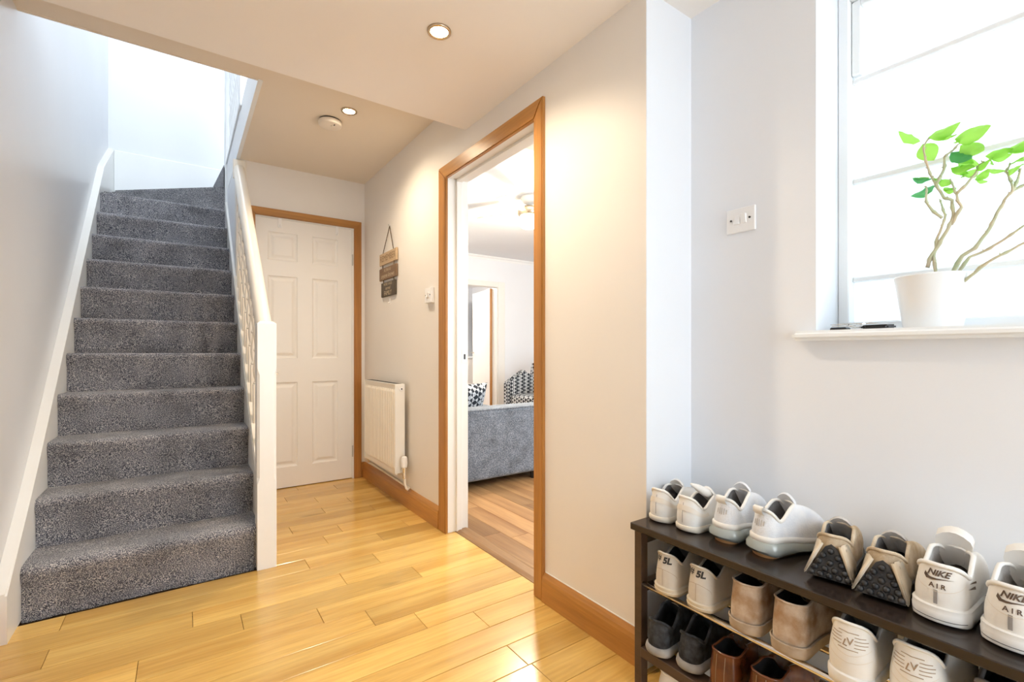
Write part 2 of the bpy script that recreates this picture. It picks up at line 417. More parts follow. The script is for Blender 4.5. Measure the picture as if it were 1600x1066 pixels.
# upstairs shell
struct('wall_landing_front', boxes((-.68, -.35, .9, 1.0, ZL, 5.1), (2.15, 2.7, .9, 1.0, ZL, 5.1), (-.35, 2.15, .9, 1.0, ZL, 2.9), (-.35, 2.15, .9, 1.0, 4.6, 5.1)), 'wall_white')  # window gap added to let sky light reach the stairs
struct('wall_landing_right', bx(2.6, 2.7, 1.0, YE, ZL, 5.1), 'wall_white')
struct('ceiling_landing', boxes((-.68, 2.7, .9, 3.5, 5.0, 5.1), (-.68, 2.7, 5.2, YE + .1, 5.0, 5.1), (-.68, -.35, 3.5, 5.2, 5.0, 5.1), (.95, 2.7, 3.5, 5.2, 5.0, 5.1)), 'wall_white')  # gap over the stairs added for light from above
struct('floor_landing', bx(1.35, 2.6, 1.0, 3.96, ZR + .1, ZL), 'carpet')

# --- skirtings (oak), moulded top
def skirting(name, x0, thick, y0, y1, h, m='oak_y', flip=1):
    p = [(0, 0), (thick, 0), (thick, h * .72), (thick * .8, h * .84), (thick * .45, h * .93), (thick * .12, h), (0, h)]
    bm = bmesh.new()
    prism(bm, p, lambda q: (x0 - flip * q[0], y0, q[1]), lambda q: (x0 - flip * q[0], y1, q[1]))
    return struct(name, bm, m)
skirting('baseboard_right', XR, .019, YA + .002, DY0 - .055, .118)
skirting('baseboard_radiator', XR, .019, DY1 + .085, YF - .021, .125)
skirting('baseboard_left', XL, .017, -1.4, 2.355, .118, flip=-1)
bm = bmesh.new(); box(bm, XR - .03, XR - .0005, YF - .018, YF, 0, .122)
struct('baseboard_far', bm, 'oak_x')
bm = bmesh.new()
tube(bm, [(XR - .002, YA + .01, .1185), (XR - .002, DY0 - .06, .1185)], .0022, 6); 
struct('trim_caulk', bm, 'white')

# --- living-room doorway: lining, stop, oak architrave
lin_ = tag(thing('trim_1', (XR, 1.97, 0)), kind='structure')
for y0, y1, z0, z1, n in ((DY0 - .022, DY0, 0, DZ + .022, 'lining_side'), (DY1, DY1 + .022, 0, DZ + .022, 'lining_side'), (DY0, DY1, DZ, DZ + .022, 'lining_head')):
    keep(obj(n, bx(XR - .001, 1.352, y0, y1, z0, z1, bev=.0015), 'white'), lin_)
for y0, y1, z0, z1 in ((DY0 - .001, DY0 + .013, 0, DZ), (DY1 - .013, DY1 + .001, 0, DZ), (DY0, DY1, DZ - .013, DZ + .001)):
    keep(obj('door_stop', bx(1.272, 1.306, y0, y1, z0, z1, bev=.002), 'white'), lin_)
keep(obj('strike_plate', bx(1.312, 1.342, DY1 - .0025, DY1 + .001, .955, 1.03), 'steel'), lin_)
keep(obj('strike_hole', bx(1.322, 1.334, DY1 - .0032, DY1 + .001, .975, 1.005), 'dark'), lin_)
arch = tag(thing('trim_2', (XR, 1.97, 0)), kind='structure')
def arch_part(name, poly, m):       # poly in (y, z), eased front edges
    bm = prism_x(poly, XR - .017, XR + .0005)
    es = [e for e in bm.edges if all(v.co.x < XR - .01 for v in e.verts)]
    bmesh.ops.bevel(bm, geom=es, offset=.004, segments=2, affect='EDGES')
    return keep(obj(name, bm, m), arch)
YN0, YN1, YQ0, YQ1, ZA0, ZA1 = 1.508, 1.566, 2.374, 2.458, 1.990, 2.064
arch_part('architrave_side', [(YN0, 0), (YN1, 0), (YN1, ZA0), (YN0, ZA1)], 'oak_z')
arch_part('architrave_side', [(YQ0, 0), (YQ1, 0), (YQ1, ZA1), (YQ0, ZA0)], 'oak_z')
arch_part('architrave_head', [(YN1, ZA0), (YQ0, ZA0), (YQ1, ZA1), (YN0, ZA1)], 'oak_y')
struct('trim_threshold', prism(bmesh.new(), [(1.268, -.018), (1.352, -.018), (1.352, .003), (1.335, .009), (1.29, .009), (1.268, .001)], lambda p: (p[0], DY0, p[1]), lambda p: (p[0], DY1, p[1])), 'board_living')

# --- far door: six panels in an oak frame
def panel_door(name, x0, x1, y, z0, z1, panels, m, thick=.036, parent=None):
    """leaf facing -Y at plane y; each panel a raised field in a moulded recess, its own part"""
    d = thing(name, ((x0 + x1) / 2, y, 0)); d['kind'] = 'structure'
    bm = bmesh.new()
    xs = sorted({x0, x1, *[p[0] for p in panels], *[p[1] for p in panels]}); zs = sorted({z0, z1, *[p[2] for p in panels], *[p[3] for p in panels]})
    for i in range(len(xs) - 1):
        for j in range(len(zs) - 1):
            cx, cz = (xs[i] + xs[i + 1]) / 2, (zs[j] + zs[j + 1]) / 2
            if any(p[0] < cx < p[1] and p[2] < cz < p[3] for p in panels): continue
            vs = [bm.verts.new(v) for v in ((xs[i], y, zs[j]), (xs[i + 1], y, zs[j]), (xs[i + 1], y, zs[j + 1]), (xs[i], y, zs[j + 1]))]
            bm.faces.new(vs)
    bmesh.ops.remove_doubles(bm, verts=bm.verts, dist=1e-5)
    r = bmesh.ops.extrude_face_region(bm, geom=list(bm.faces))
    for v in r['geom']:
        if isinstance(v, bmesh.types.BMVert): v.co.y += thick
    keep(obj('door_leaf', bm, m), d)
    for a, b, c, e in panels:
        bm = bmesh.new(); rings = []
        for ins, dep in ((0, 0), (.006, .006), (.016, .009), (.024, .008), (.040, .0015), (.046, .001)):
            rings.append([bm.verts.new(v) for v in ((a + ins, y + dep, c + ins), (b - ins, y + dep, c + ins), (b - ins, y + dep, e - ins), (a + ins, y + dep, e - ins))])
        for q in range(len(rings) - 1):
            for k in range(4): bm.faces.new((rings[q][k], rings[q][(k + 1) % 4], rings[q + 1][(k + 1) % 4], rings[q + 1][k]))
        bm.faces.new(rings[-1]); keep(obj('panel', bm, m), d)
    return d
PX = ((.512, .714), (.818, 1.008))
door1 = panel_door('door_1', .438, 1.118, YF + .004, .006, 1.999,
    [(a, b, z0, z1) for a, b in PX for z0, z1 in ((.158, .79), (.968, 1.58), (1.694, 1.903))], 'door')
for zc in (.22, 1.755):
    keep(obj('hinge', tb([(1.1235, YF - .001, zc - .045), (1.1235, YF - .001, zc + .045)], .0055, 10), 'steel'), door1)
fr = tag(thing('trim_3', (.78, YF, 0)), kind='structure')
def far_trim(poly, name, m):
    bm = prism(bmesh.new(), poly, lambda p: (p[0], YF - .017, p[1]), lambda p: (p[0], YF + .0005, p[1]))
    es = [e for e in bm.edges if all(v.co.y < YF - .01 for v in e.verts)]
    bmesh.ops.bevel(bm, geom=es, offset=.004, segments=2, affect='EDGES')
    keep(obj(name, bm, m), fr)
far_trim([(1.132, 0), (1.190, 0), (1.190, 2.066), (1.132, 2.008)], 'architrave_side', 'oak_z')
far_trim([(.372, 0), (.430, 0), (.430, 2.008), (.372, 2.066)], 'architrave_side', 'oak_z')
far_trim([(.430, 2.008), (1.132, 2.008), (1.190, 2.066), (.372, 2.066)], 'architrave_head', 'oak_x')
for a, b in ((1.1185, 1.132), (.43, .4375)):
    keep(obj('door_lining', bx(a, b, YF - .003, YF + .045, 0, 2.008), 'white'), fr)
keep(obj('door_lining', bx(.4375, 1.1185, YF - .003, YF + .045, 2.0, 2.008), 'white'), fr)
for i, (x, tx) in enumerate(((.592, 'staircase handrail'), (1.0, 'radiator corner'))):
    bm = bmesh.new(); box(bm, x - .011, x + .011, YF - .006, YF - .001, 1.935, 2.004, bev=.001)
    tube(bm, [(x, YF - .006, 1.945), (x, YF - .02, 1.940), (x, YF - .024, 1.955)], .004, 8)
    o = obj('door_hook', bm, 'plastic'); tag(o, 'small pale over-door hook on white panel door, towards the ' + tx, 'hook', 'hooks over the white door')

# ================================================================== STAIRCASE
R_, G_, Y0_ = .2019, .2147, 2.292
SX0, SX1 = -.500, .297
stair = thing('staircase', (-.1, 2.49, 0), 0, 'staircase in grey speckled carpet with white strings, spindles and square newel post', 'staircase')
def nosing_y(i): return Y0_ + G_ * i
def step(i):
    yn = nosing_y(i); yr = yn + .016; z0, z1 = R_ * (i - 1), R_ * i
    yb = nosing_y(i + 1) + .03; big = .028 if i <= 2 else .021
    prof = [(yr + .004, z0 - .012), (yr + .001, z0 + .05), (yr, z1 - .075), (yn + .006, z1 - .05)]
    for k in range(7):
        a = math.pi * (1 + .06) - k / 6 * (math.pi / 2 + .06)
        prof.append((yn + big + big * math.cos(a) * 1.0, z1 - big + big * math.sin(a)))
    prof += [(yn + .07, z1 + .001), (yn + .14, z1), (yb, z1 - .001)]
    bm = bmesh.new(); n = 44; rows = []
    for k in range(n + 1):
        x = SX0 + (SX1 - SX0) * k / n
        e = .010 * max(0, 1 - min(k, n - k) / 1.6)        # tucked in at the strings
        row = []
        for (y, z) in prof:
            d = noise.noise(Vector((x * 9, y * 9, z * 9 + i))) * .0035 + noise.noise(Vector((x * 60, y * 60, z * 60))) * .0012
            row.append(bm.verts.new((x, y + d + e * .5, z + d * .7)))
        rows.append(row)
    for a, b in zip(rows, rows[1:]):
        for q in range(len(prof) - 1): bm.faces.new((a[q], a[q + 1], b[q + 1], b[q]))
    return keep(obj('carpeted_step', bm, 'carpet', smooth=True), stair)
for i in range(1, 12): step(i)
def winder(poly, z0, z1, name='winder_step'):
    bm = prism_z(poly, z0 - .012, z1)
    es = [e for e in bm.edges if all(abs(v.co.z - z1) < 1e-4 for v in e.verts)]
    bmesh.ops.bevel(bm, geom=es, offset=.02, segments=3, affect='EDGES')
    return keep(obj(name, bm, 'carpet'), stair)
winder([(SX0, 4.62), (SX0, YE - .02), (.295, YE - .02), (.295, 4.68)], R_ * 10.2, R_ * 11 - .003)
winder([(SX0, 5.335), (SX0, YE - .02), (.36, YE - .02), (.36, 4.75), (.295, 4.75), (.295, 4.67)], R_ * 11, R_ * 12)
winder([(.235, YE - .02), (.38, YE - .02), (.38, 4.75), (.295, 4.75), (.29, 4.68)], R_ * 12, R_ * 13)
# body under the carpet, strings
body = [(2.53, 0)] + [q for i in range(1, 12) for q in ((nosing_y(i) + .03, R_ * (i - 1)), (nosing_y(i) + .03, R_ * i - .03))] + [(YE - .004, R_ * 11 - .03), (YE - .004, 0)]
keep(obj('stair_carcass', prism_x(body[1:], SX0 + .001, SX1 - .001), 'white'), stair)
LS = [(2.355, 0), (2.355, .175), (2.486, .275), (2.7, .452), (2.875, .61), (4.853, 2.47), (YE - .004, 2.83), (YE - .004, 0)]
bm = prism_x(LS, XL + .0005, SX0 - .0005)
es = [e for e in bm.edges if e.verts[0].co.x > SX0 - .01 and e.verts[1].co.x > SX0 - .01 and min(v.co.z for v in e.verts) > .1]
bmesh.ops.bevel(bm, geom=es, offset=.006, segments=2, affect='EDGES')
keep(obj('wall_string', bm, 'white'), stair)
keep(obj('wall_string', bx(SX0, .36, YE - .02, YE - .002, 2.2, 2.815, bev=.004), 'white_cool'), stair)
def sline(y, off): return R_ * (y - Y0_) / G_ + off
RS = [(2.50, 0), (2.50, sline(2.5, .075)), (YF - .001, sline(YF, .065)), (YF - .001, 0)]
keep(obj('outer_string', prism_x(RS, SX1 + .0005, XS + .023), 'white'), stair)
RS = [(YF, 0), (YF, sline(YF, .065)), (4.655, sline(4.655, .06)), (4.655, 0)]
keep(obj('outer_string', prism_x(RS, SX1 + .0005, XS - .0005), 'white'), stair)

# balustrade
bal = stair
bm = bx(.285, .367, 2.475, 2.557, 0, 1.145)
def chamfer_post(x0, x1, y0, y1, z0, z1, ca, cb, c=.011):
    bm = bmesh.new(); secs = [(z0, 0.0015), (ca, .0015), (ca + .03, c), (cb - .03, c), (cb, .0015), (z1 - .012, .0015)]
    rings = []
    for z, q in secs:
        rings.append([bm.verts.new((x, y, z)) for x, y in ((x0 + q, y0), (x1 - q, y0), (x1, y0 + q), (x1, y1 - q), (x1 - q, y1), (x0 + q, y1), (x0, y1 - q), (x0, y0 + q))])
    t = .014
    rings.append([bm.verts.new((x, y, z1)) for x, y in ((x0 + t, y0 + t), (x1 - t, y0 + t), (x1 - t, y0 + t), (x1 - t, y1 - t), (x1 - t, y1 - t), (x0 + t, y1 - t), (x0 + t, y1 - t), (x0 + t, y0 + t))])
    for a, b in zip(rings, rings[1:]):
        for k in range(8): bm.faces.new((a[k], a[(k + 1) % 8], b[(k + 1) % 8], b[k]))
    bm.faces.new(rings[0][::-1]); bm.faces.new(rings[-1])
    bmesh.ops.remove_doubles(bm, verts=bm.verts, dist=1e-5)
    return bm
bm.free()
keep(obj('newel_post', chamfer_post(.285, .367, 2.475, 2.557, 0, 1.163, .40, .94), 'white'), bal)
keep(obj('screw_head', lt([(.006, 0), (.006, .006), (.003, .009)], (.367, 2.495, .915), 12, 'X'), 'chrome'), bal)
# handrail: rounded section swept up the slope into the far wall
HR0, HR1 = (2.548, 1.125), (YF - .018, 2.295)
sec = [(-.034, -.028), (-.036, .0), (-.031, .018), (-.018, .029), (0, .033), (.018, .029), (.031, .018), (.036, 0), (.034, -.028), (.02, -.034), (-.02, -.034)]
bm = bmesh.new(); ra = [bm.verts.new((.325 + a, HR0[0] - b * .0, HR0[1] + b * 1.35)) for a, b in sec]; rb = [bm.verts.new((.330 + a, HR1[0], HR1[1] + b * 1.35)) for a, b in sec]
for k in range(len(sec)): bm.faces.new((ra[k], ra[(k + 1) % len(sec)], rb[(k + 1) % len(sec)], rb[k]))
bm.faces.new(ra[::-1]); bm.faces.new(rb)
keep(obj('handrail', bm, 'cream', sharp=40), bal)
keep(obj('handrail_bracket', bx(.290, .372, YF - .022, YF, 2.235, 2.372, bev=.006), 'cream'), bal)
def hr_z(y): return HR0[1] + (HR1[1] - HR0[1]) * (y - HR0[0]) / (HR1[0] - HR0[0])
bm = prism_x([(2.557, sline(2.557, .078)), (2.557, sline(2.557, .105)), (YF, sline(YF, .09)), (YF, sline(YF, .063))], SX1 + .004, XS + .032)
keep(obj('base_rail', bm, 'cream'), bal)
nsp = 11
for k in range(nsp):
    y = 2.655 + k * .1105; z0 = sline(y, .08); z1 = hr_z(y) - .03; L = z1 - z0; s = .0155; x = .3265
    bm = bmesh.new(); sq = .30 if L > .5 else .2
    box(bm, x - s, x + s, y - s, y + s, z0, z0 + L * .28, bev=.002); box(bm, x - s, x + s, y - s, y + s, z1 - L * .24, z1, bev=.002)
    a, b = z0 + L * .28, z1 - L * .24; h = b - a
    pr = [(.010, 0), (.015, .015), (.010, .04), (.008, .06), (.013, .12), (.016, .2), (.014, .30), (.009, .40), (.0075, .46), (.014, .5), (.0075, .54), (.009, .60), (.014, .70), (.016, .8), (.013, .88), (.008, .94), (.010, .96), (.015, .985), (.010, 1)]
    lathe(bm, [(r, a + t * h) for r, t in pr], (x, y, 0), 12)
    keep(obj('spindle', bm, 'cream', sharp=40), bal)

# stairwell apron, landing balustrade
ap = tag(thing('trim_4', (XS, 3.6, ZR)), kind='structure')
keep(obj('apron_board', bx(XS - .002, XS + .02, YO, 4.66, ZR - .004, ZL + .004), 'white_cool'), ap)
keep(obj('apron_bead', bx(XS - .012, XS + .02, 3.50, 4.66, ZL - .006, ZL + .014, bev=.003), 'white_cool'), ap)
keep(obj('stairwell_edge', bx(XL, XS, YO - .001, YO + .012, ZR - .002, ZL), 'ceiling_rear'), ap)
lb = ap
keep(obj('newel_post', bx(XS - .012, XS + .07, 3.46, 3.545, ZL - .02, 3.66, bev=.004), 'white_cool'), lb)
keep(obj('newel_post', bx(.296, .378, 4.66, 4.742, 2.2, 3.70, bev=.004), 'white_cool'), lb)
keep(obj('handrail', bx(XS - .01, XS + .055, 3.54, 4.665, 3.44, 3.50, bev=.01), 'white_cool'), lb)
for k in range(9):
    y = 3.64 + k * .115; x = XS + .02; bm = bmesh.new(); z0, z1 = ZL + .01, 3.445
    lathe(bm, [(.015, z0), (.015, z0 + .18), (.009, z0 + .2), (.013, z0 + .27), (.016, z0 + .33), (.008, z0 + .42), (.014, z0 + .45), (.008, z0 + .48), (.016, z0 + .57), (.009, z0 + .66), (.015, z0 + .68), (.015, z1)], (x, y, 0), 10)
    keep(obj('spindle', bm, 'white_cool', sharp=40), lb)

# ================================================================== HALL FITTINGS
# radiator
rad = thing('radiator', (1.15, 3.23, .22), 0, 'white fluted panel radiator on cream wall beside the panel door', 'radiator')
RY0, RY1, RZ0, RZ1, RX = 2.925, 3.545, .222, .805, 1.121
bm = bmesh.new(); nfl = 18; prof = [(RY0, 0)]
pw = (RY1 - RY0 - .02) / nfl
for k in range(nfl):
    a = RY0 + .01 + k * pw
    prof += [(a + pw * .12, 0), (a + pw * .28, -.008), (a + pw * .72, -.008), (a + pw * .88, 0)]
prof.append((RY1, 0))
zz = [(RZ0, .006), (RZ0 + .03, 0), (RZ0 + .05, 1), (RZ1 - .05, 1), (RZ1 - .03, 0), (RZ1, .006)]
rows = []
for z, f in zz:
    rows.append([bm.verts.new((RX + .008 + (dx * f if f in (0, 1) else 0) , y, z)) for y, dx in prof])
for a, b in zip(rows, rows[1:]):
    for k in range(len(prof) - 1): bm.faces.new((a[k], a[k + 1], b[k + 1], b[k]))
r = bmesh.ops.extrude_face_region(bm, geom=list(bm.faces))
for v in r['geom']:
    if isinstance(v, bmesh.types.BMVert): v.co.x += .012
keep(obj('front_panel', bm, 'cream'), rad)
keep(obj('back_panel', bx(RX + .055, RX + .067, RY0 + .004, RY1 - .004, RZ0, RZ1 - .02), 'cream'), rad)
for y0, y1 in ((RY0 - .004, RY0), (RY1, RY1 + .004)):
    keep(obj('side_cover', bx(RX + .001, RX + .068, y0, y1, RZ0 + .008, RZ1 + .003, bev=.0015), 'white'), rad)
gr = keep(obj('top_grille', bx(RX + .002, RX + .068, RY0, RY1, RZ1 - .002, RZ1 + .004, bev=.0015), 'white'), rad)
bm = bmesh.new()
for k in range(24):
    y = RY0 + .02 + k * .025
    box(bm, RX + .014, RX + .056, y, y + .014, RZ1 + .0035, RZ1 + .0048)
g2 = tag(keep(obj('grille_slots', bm, 'dark'), gr), kind='stuff')
keep(obj('bleed_plug', lt([(.013, 0), (.013, -.006), (.010, -.008)], (RX + .043, RY0 - .004, RZ1 - .028), 16, 'Y'), 'plastic'), rad)
keep(obj('bleed_key_hole', lt([(.005, -.007), (.005, -.0095)], (RX + .043, RY0 - .004, RZ1 - .028), 10, 'Y'), 'dark'), rad)
vx, vy, vz = RX + .045, RY0 - .052, .255
keep(obj('connector', tb([(vx, RY0 - .002, vz), (vx, vy, vz)], .009, 12), 'chrome'), rad)
valve = keep(obj('valve_body', lt([(.008, -.05), (.011, -.045), (.011, -.03), (.013, -.028), (.013, -.014), (.010, -.012), (.012, .012), (.016, .014), (.016, .026)], (vx, vy, vz), 16), 'chrome'), rad)
keep(obj('valve_head', lt([(.017, .022), (.020, .03), (.0205, .055), (.019, .078), (.015, .09), (.006, .094)], (vx, vy, vz), 18), 'plastic'), valve)
keep(obj('feed_pipe', tb([(vx, vy, vz - .045), (vx + .004, vy, vz - .085), (vx + .012, vy - .004, .142), (vx + .020, vy - .004, .134), (XR - .011, vy + .02, .134), (XR - .011, vy + .1, .134), (XR - .011, 3.70, .150)], .0075, 10), 'cream'), rad)
keep(obj('return_pipe', tb([(XR - .012, 3.70, .150), (XR - .03, RY1 + .10, .17), (vx, RY1 + .05, .205), (vx, RY1 + .05, .262), (vx, RY1 - .004, .262)], .0078, 10), 'cream'), rad)
keep(obj('lockshield_valve', lt([(.012, -.03), (.012, .01), (.015, .012), (.015, .05), (.010, .055)], (vx, RY1 + .05, .262), 14), 'plastic'), rad)

# hanging sign of three plaques
sg = thing('hanging_sign', (1.21, 3.27, 1.4), 0, 'small hanging sign of three wooden plaques on a cord', 'sign')
PL = [(3.108, 3.446, 1.652, 1.737, 'plq_a', 'ink_dark', [('REMEMBER', .062, 0, 0)]),
      (3.110, 3.448, 1.541, 1.628, 'plq_b', 'ink_pale', [('AS FAR AS', .030, .022, 0), ('anyone knows', .044, -.016, .25)]),
      (3.135, 3.408, 1.417, 1.520, 'plq_c', 'ink_pale', [("WE'RE A NICE", .026, .034, 0), ('normal', .034, .006, .25), ('FAMILY', .046, -.030, 0)])]
for a, b, c, d, pm, im, lines in PL:
    p = keep(obj('plaque', bx(XR - .016, XR - .003, a, b, c, d, bev=.002), pm), sg)
    for s, size, off, sh in lines:
        me = text_mesh(s, size, sh)
        wmax = max(abs(v.co.x) for v in me.vertices); k = min(1, (b - a) * .45 / wmax)
        for v in me.vertices:
            v.co = Vector((XR - .0167, (a + b) / 2 - v.co.x * k, (c + d) / 2 + off + v.co.y))
        t = link('lettering', me, im); bpy.context.view_layer.update()
        t.parent = p; t.matrix_parent_inverse = p.matrix_world.inverted()
hk = (XR - .006, 3.262, 1.915)
keep(obj('cord', tube(tb([hk, (XR - .012, 3.172, 1.735)], .003, 6), [hk, (XR - .012, 3.382, 1.735)], .003, 6), 'cord'), sg)
bm = bmesh.new()
for z0, z1, ya, yb in ((1.626, 1.655, 3.165, 3.392), (1.518, 1.544, 3.17, 3.375)):
    for y in (ya, yb): keep(obj('cord_link', tb([(XR - .0095, y, z0), (XR - .0095, y, z1)], .0032, 6), 'cord'), sg)
bm.free()
keep(obj('hook', tb([(XR, 3.262, 1.918), (XR - .012, 3.262, 1.916), (XR - .014, 3.262, 1.928)], .0026, 8), 'steel'), sg)
o = obj('wall_hook', tube(bx(XR - .004, XR, 3.258, 3.28, 1.365, 1.40, bev=.001), [(XR - .003, 3.269, 1.375), (XR - .014, 3.269, 1.365), (XR - .017, 3.269, 1.376)], .003, 8), 'plastic')
tag(o, 'tiny white adhesive hook on cream wall under the hanging sign', 'hook')

# light switches on a wall x = const, facing -X
def switch(name, x, yc, zc, w, h, label, rockers, deep=.008, lower=False):
    s = thing(name, (x, yc, zc), 0, label, 'light switch', None)
    if lower: keep(obj('back_box', bx(x - deep, x, yc - w / 2 - .001, yc + w / 2 + .001, zc - h / 2 - .001, zc + h / 2 + .001, bev=.002), 'plastic'), s); x -= deep
    keep(obj('plate', bx(x - .008, x, yc - w / 2, yc + w / 2, zc - h / 2, zc + h / 2, bev=.003, seg=2), 'plastic'), s)
    n = len(rockers)
    for k, t in enumerate(rockers):
        yy = yc + (k - (n - 1) / 2) * -.021
        bm = bx(x - .013, x - .006, yy - .0095, yy + .0095, zc - .013, zc + .017, bev=.0015)
        for v in bm.verts:
            if v.co.x < x - .009: v.co.x += t * (v.co.z - zc) * .25
        keep(obj('rocker', bm, 'plastic'), s)
    for sy in (-1, 1):
        keep(obj('screw', lt([(.0032, -.0105), (.0032, -.007)], (x, yc + sy * .0302, zc + .002), 10, 'X'), 'dark'), s)
    return s
switch('light_switch', XA, .8115, 1.437, .094, .077, 'white double rocker light switch on the alcove wall by the window', (1, -1))
switch('light_switch', XR, 2.588, 1.354, .086, .088, 'white double light switch on cream wall beside the oak door frame', (1, -1), .014, True)

# recessed downlights
def downlight(x, y, z, label, power):
    d = thing('downlight', (x, y, z), 0, label, 'ceiling light', 'recessed ceiling downlights')
    keep(obj('bezel', lt([(.030, -.001), (.032, -.006), (.038, -.008), (.043, -.005), (.044, 0), (.030, 0)], (x, y, z), 36, cap0=False, cap1=False), 'brass', smooth=True), d)
    keep(obj('lamp_face', lt([(.0315, -.0012), (.028, -.0040), (.010, -.0055)], (x, y, z), 28), 'lamp'), d)
    l = bpy.data.lights.new('downlight_beam', 'SPOT'); l.energy = power; l.color = (1, .82, .60); l.spot_size = math.radians(150); l.spot_blend = .8
    l.shadow_soft_size = .03
    lo = bpy.data.objects.new('downlight_beam', l); COL.objects.link(lo); lo.location = (x, y, z - .012); keep(lo, d)
    return d
downlight(.764, 1.555, ZF, 'round recessed downlight in the lower ceiling over the oak floor', 30)
downlight(.775, 2.722, ZR, 'round recessed downlight in the raised ceiling beside the smoke alarm', 26)
sm = thing('smoke_alarm', (.716, 2.90, ZR), 0, 'round white smoke alarm on the ceiling beside a downlight', 'smoke alarm')
keep(obj('base', lt([(.060, -.010), (.060, 0)], (.716, 2.90, ZR), 40), 'dark'), sm)
keep(obj('cover', lt([(.064, -.008), (.066, -.014), (.066, -.024), (.062, -.032), (.052, -.036), (.02, -.037)], (.716, 2.90, ZR), 40), 'plastic_cream', sharp=30), sm)
keep(obj('test_button', lt([(.011, -.036), (.011, -.0395), (.008, -.041)], (.726, 2.885, ZR), 16), 'plastic_cream'), sm)
keep(obj('sounder_slot', bx(.728, .733, 2.855, 2.872, ZR - .0385, ZR - .036), 'dark'), sm)

# hall window
win = tag(thing('window_1', (1.64, .07, WZ0)), kind='structure')
FX0, FX1 = 1.600, 1.665
for a in ((FX0, FX1, WY1 - .028, WY1 - .0005, WZ0, WZ1), (FX0, FX1, WY0 + .0005, WY0 + .028, WZ0, WZ1), (FX0, FX1, WY0 + .028, WY1 - .028, WZ1 - .05, WZ1), (FX0, FX1, WY0 + .028, WY1 - .028, WZ0, 1.105)):
    keep(obj('frame_bar', bx(*a, bev=.003), 'white_cool'), win)
for z in (1.232, 1.522, 1.818):
    keep(obj('glazing_bar', bx(1.630, 1.652, WY0 + .028, WY1 - .028, z - .007, z + .007, bev=.002), 'white_cool'), win)
# opening light at the top
for a in ((1.618, 1.64, WY1 - .052, WY1 - .029, 1.83, 2.048), (1.618, 1.64, WY0 + .029, WY1 - .052, 2.026, 2.049)):
    keep(obj('casement_rail', bx(*a, bev=.003), 'white_cool'), win)
zs = [1.105, 1.232, 1.522, 1.818, 2.05]
for a, b in zip(zs, zs[1:]):
    keep(obj('pane', bx(1.640, 1.6402, WY0 + .028, WY1 - .028, a, b), 'frost'), win)
bm = bx(1.418, FX0 - .0005 + .02, WY0 - .04, .648, 1.050, 1.078)
es = [e for e in bm.edges if all(v.co.x < 1.43 for v in e.verts) or all(v.co.y > .64 for v in e.verts)]
bmesh.ops.bevel(bm, geom=es, offset=.010, segments=3, affect='EDGES')
# notch the sill round the wall: keep only the nose beyond the opening
o = keep(obj('window_sill', bm, 'white_cool'), win)
SILL = 1.078
STEMS = {
 'S1': [(1.53, 0.374, 1.23), (1.53, 0.367, 1.256), (1.53, 0.35, 1.288), (1.53, 0.334, 1.322), (1.53, 0.324, 1.351), (1.53, 0.327, 1.387), (1.53, 0.341, 1.396), (1.53, 0.356, 1.432), (1.53, 0.367, 1.459), (1.53, 0.375, 1.486), (1.53, 0.378, 1.509), (1.53, 0.381, 1.537), (1.53, 0.37, 1.553)],
 'S2': [(1.53, 0.356, 1.432), (1.53, 0.348, 1.453), (1.53, 0.34, 1.475), (1.53, 0.34, 1.496), (1.53, 0.327, 1.506), (1.53, 0.316, 1.519)],
 'S3': [(1.53, 0.352, 1.226), (1.53, 0.361, 1.256), (1.53, 0.357, 1.291), (1.53, 0.342, 1.338), (1.53, 0.341, 1.355), (1.53, 0.346, 1.381), (1.53, 0.349, 1.393)],
 'S4': [(1.53, 0.346, 1.348), (1.53, 0.364, 1.372), (1.53, 0.375, 1.396), (1.53, 0.375, 1.418), (1.53, 0.377, 1.436)],
 'S5': [(1.53, 0.329, 1.328), (1.53, 0.31, 1.365), (1.53, 0.316, 1.384), (1.53, 0.319, 1.399), (1.53, 0.324, 1.418), (1.53, 0.331, 1.44)],
 'S6': [(1.53, 0.319, 1.399), (1.53, 0.303, 1.415), (1.53, 0.286, 1.437), (1.53, 0.28, 1.456), (1.53, 0.271, 1.463)],
 'S7': [(1.55, 0.336, 1.226), (1.55, 0.313, 1.251), (1.55, 0.29, 1.266), (1.55, 0.265, 1.31), (1.55, 0.253, 1.341), (1.55, 0.242, 1.368), (1.55, 0.228, 1.386), (1.55, 0.232, 1.412), (1.55, 0.239, 1.434), (1.55, 0.232, 1.451)],
 'S8': [(1.56, 0.229, 1.388), (1.56, 0.222, 1.411), (1.56, 0.218, 1.436)],
 'S9': [(1.515, 0.321, 1.22), (1.515, 0.293, 1.242), (1.515, 0.259, 1.256), (1.515, 0.232, 1.275), (1.515, 0.206, 1.295), (1.515, 0.18, 1.311), (1.515, 0.163, 1.338)],
 'S10': [(1.49, 0.281, 1.212), (1.49, 0.26, 1.22), (1.49, 0.23, 1.238), (1.49, 0.202, 1.255), (1.49, 0.173, 1.266), (1.49, 0.157, 1.29)],
 'S11': [(1.565, 0.23, 1.389), (1.565, 0.213, 1.399), (1.565, 0.194, 1.42)],
}
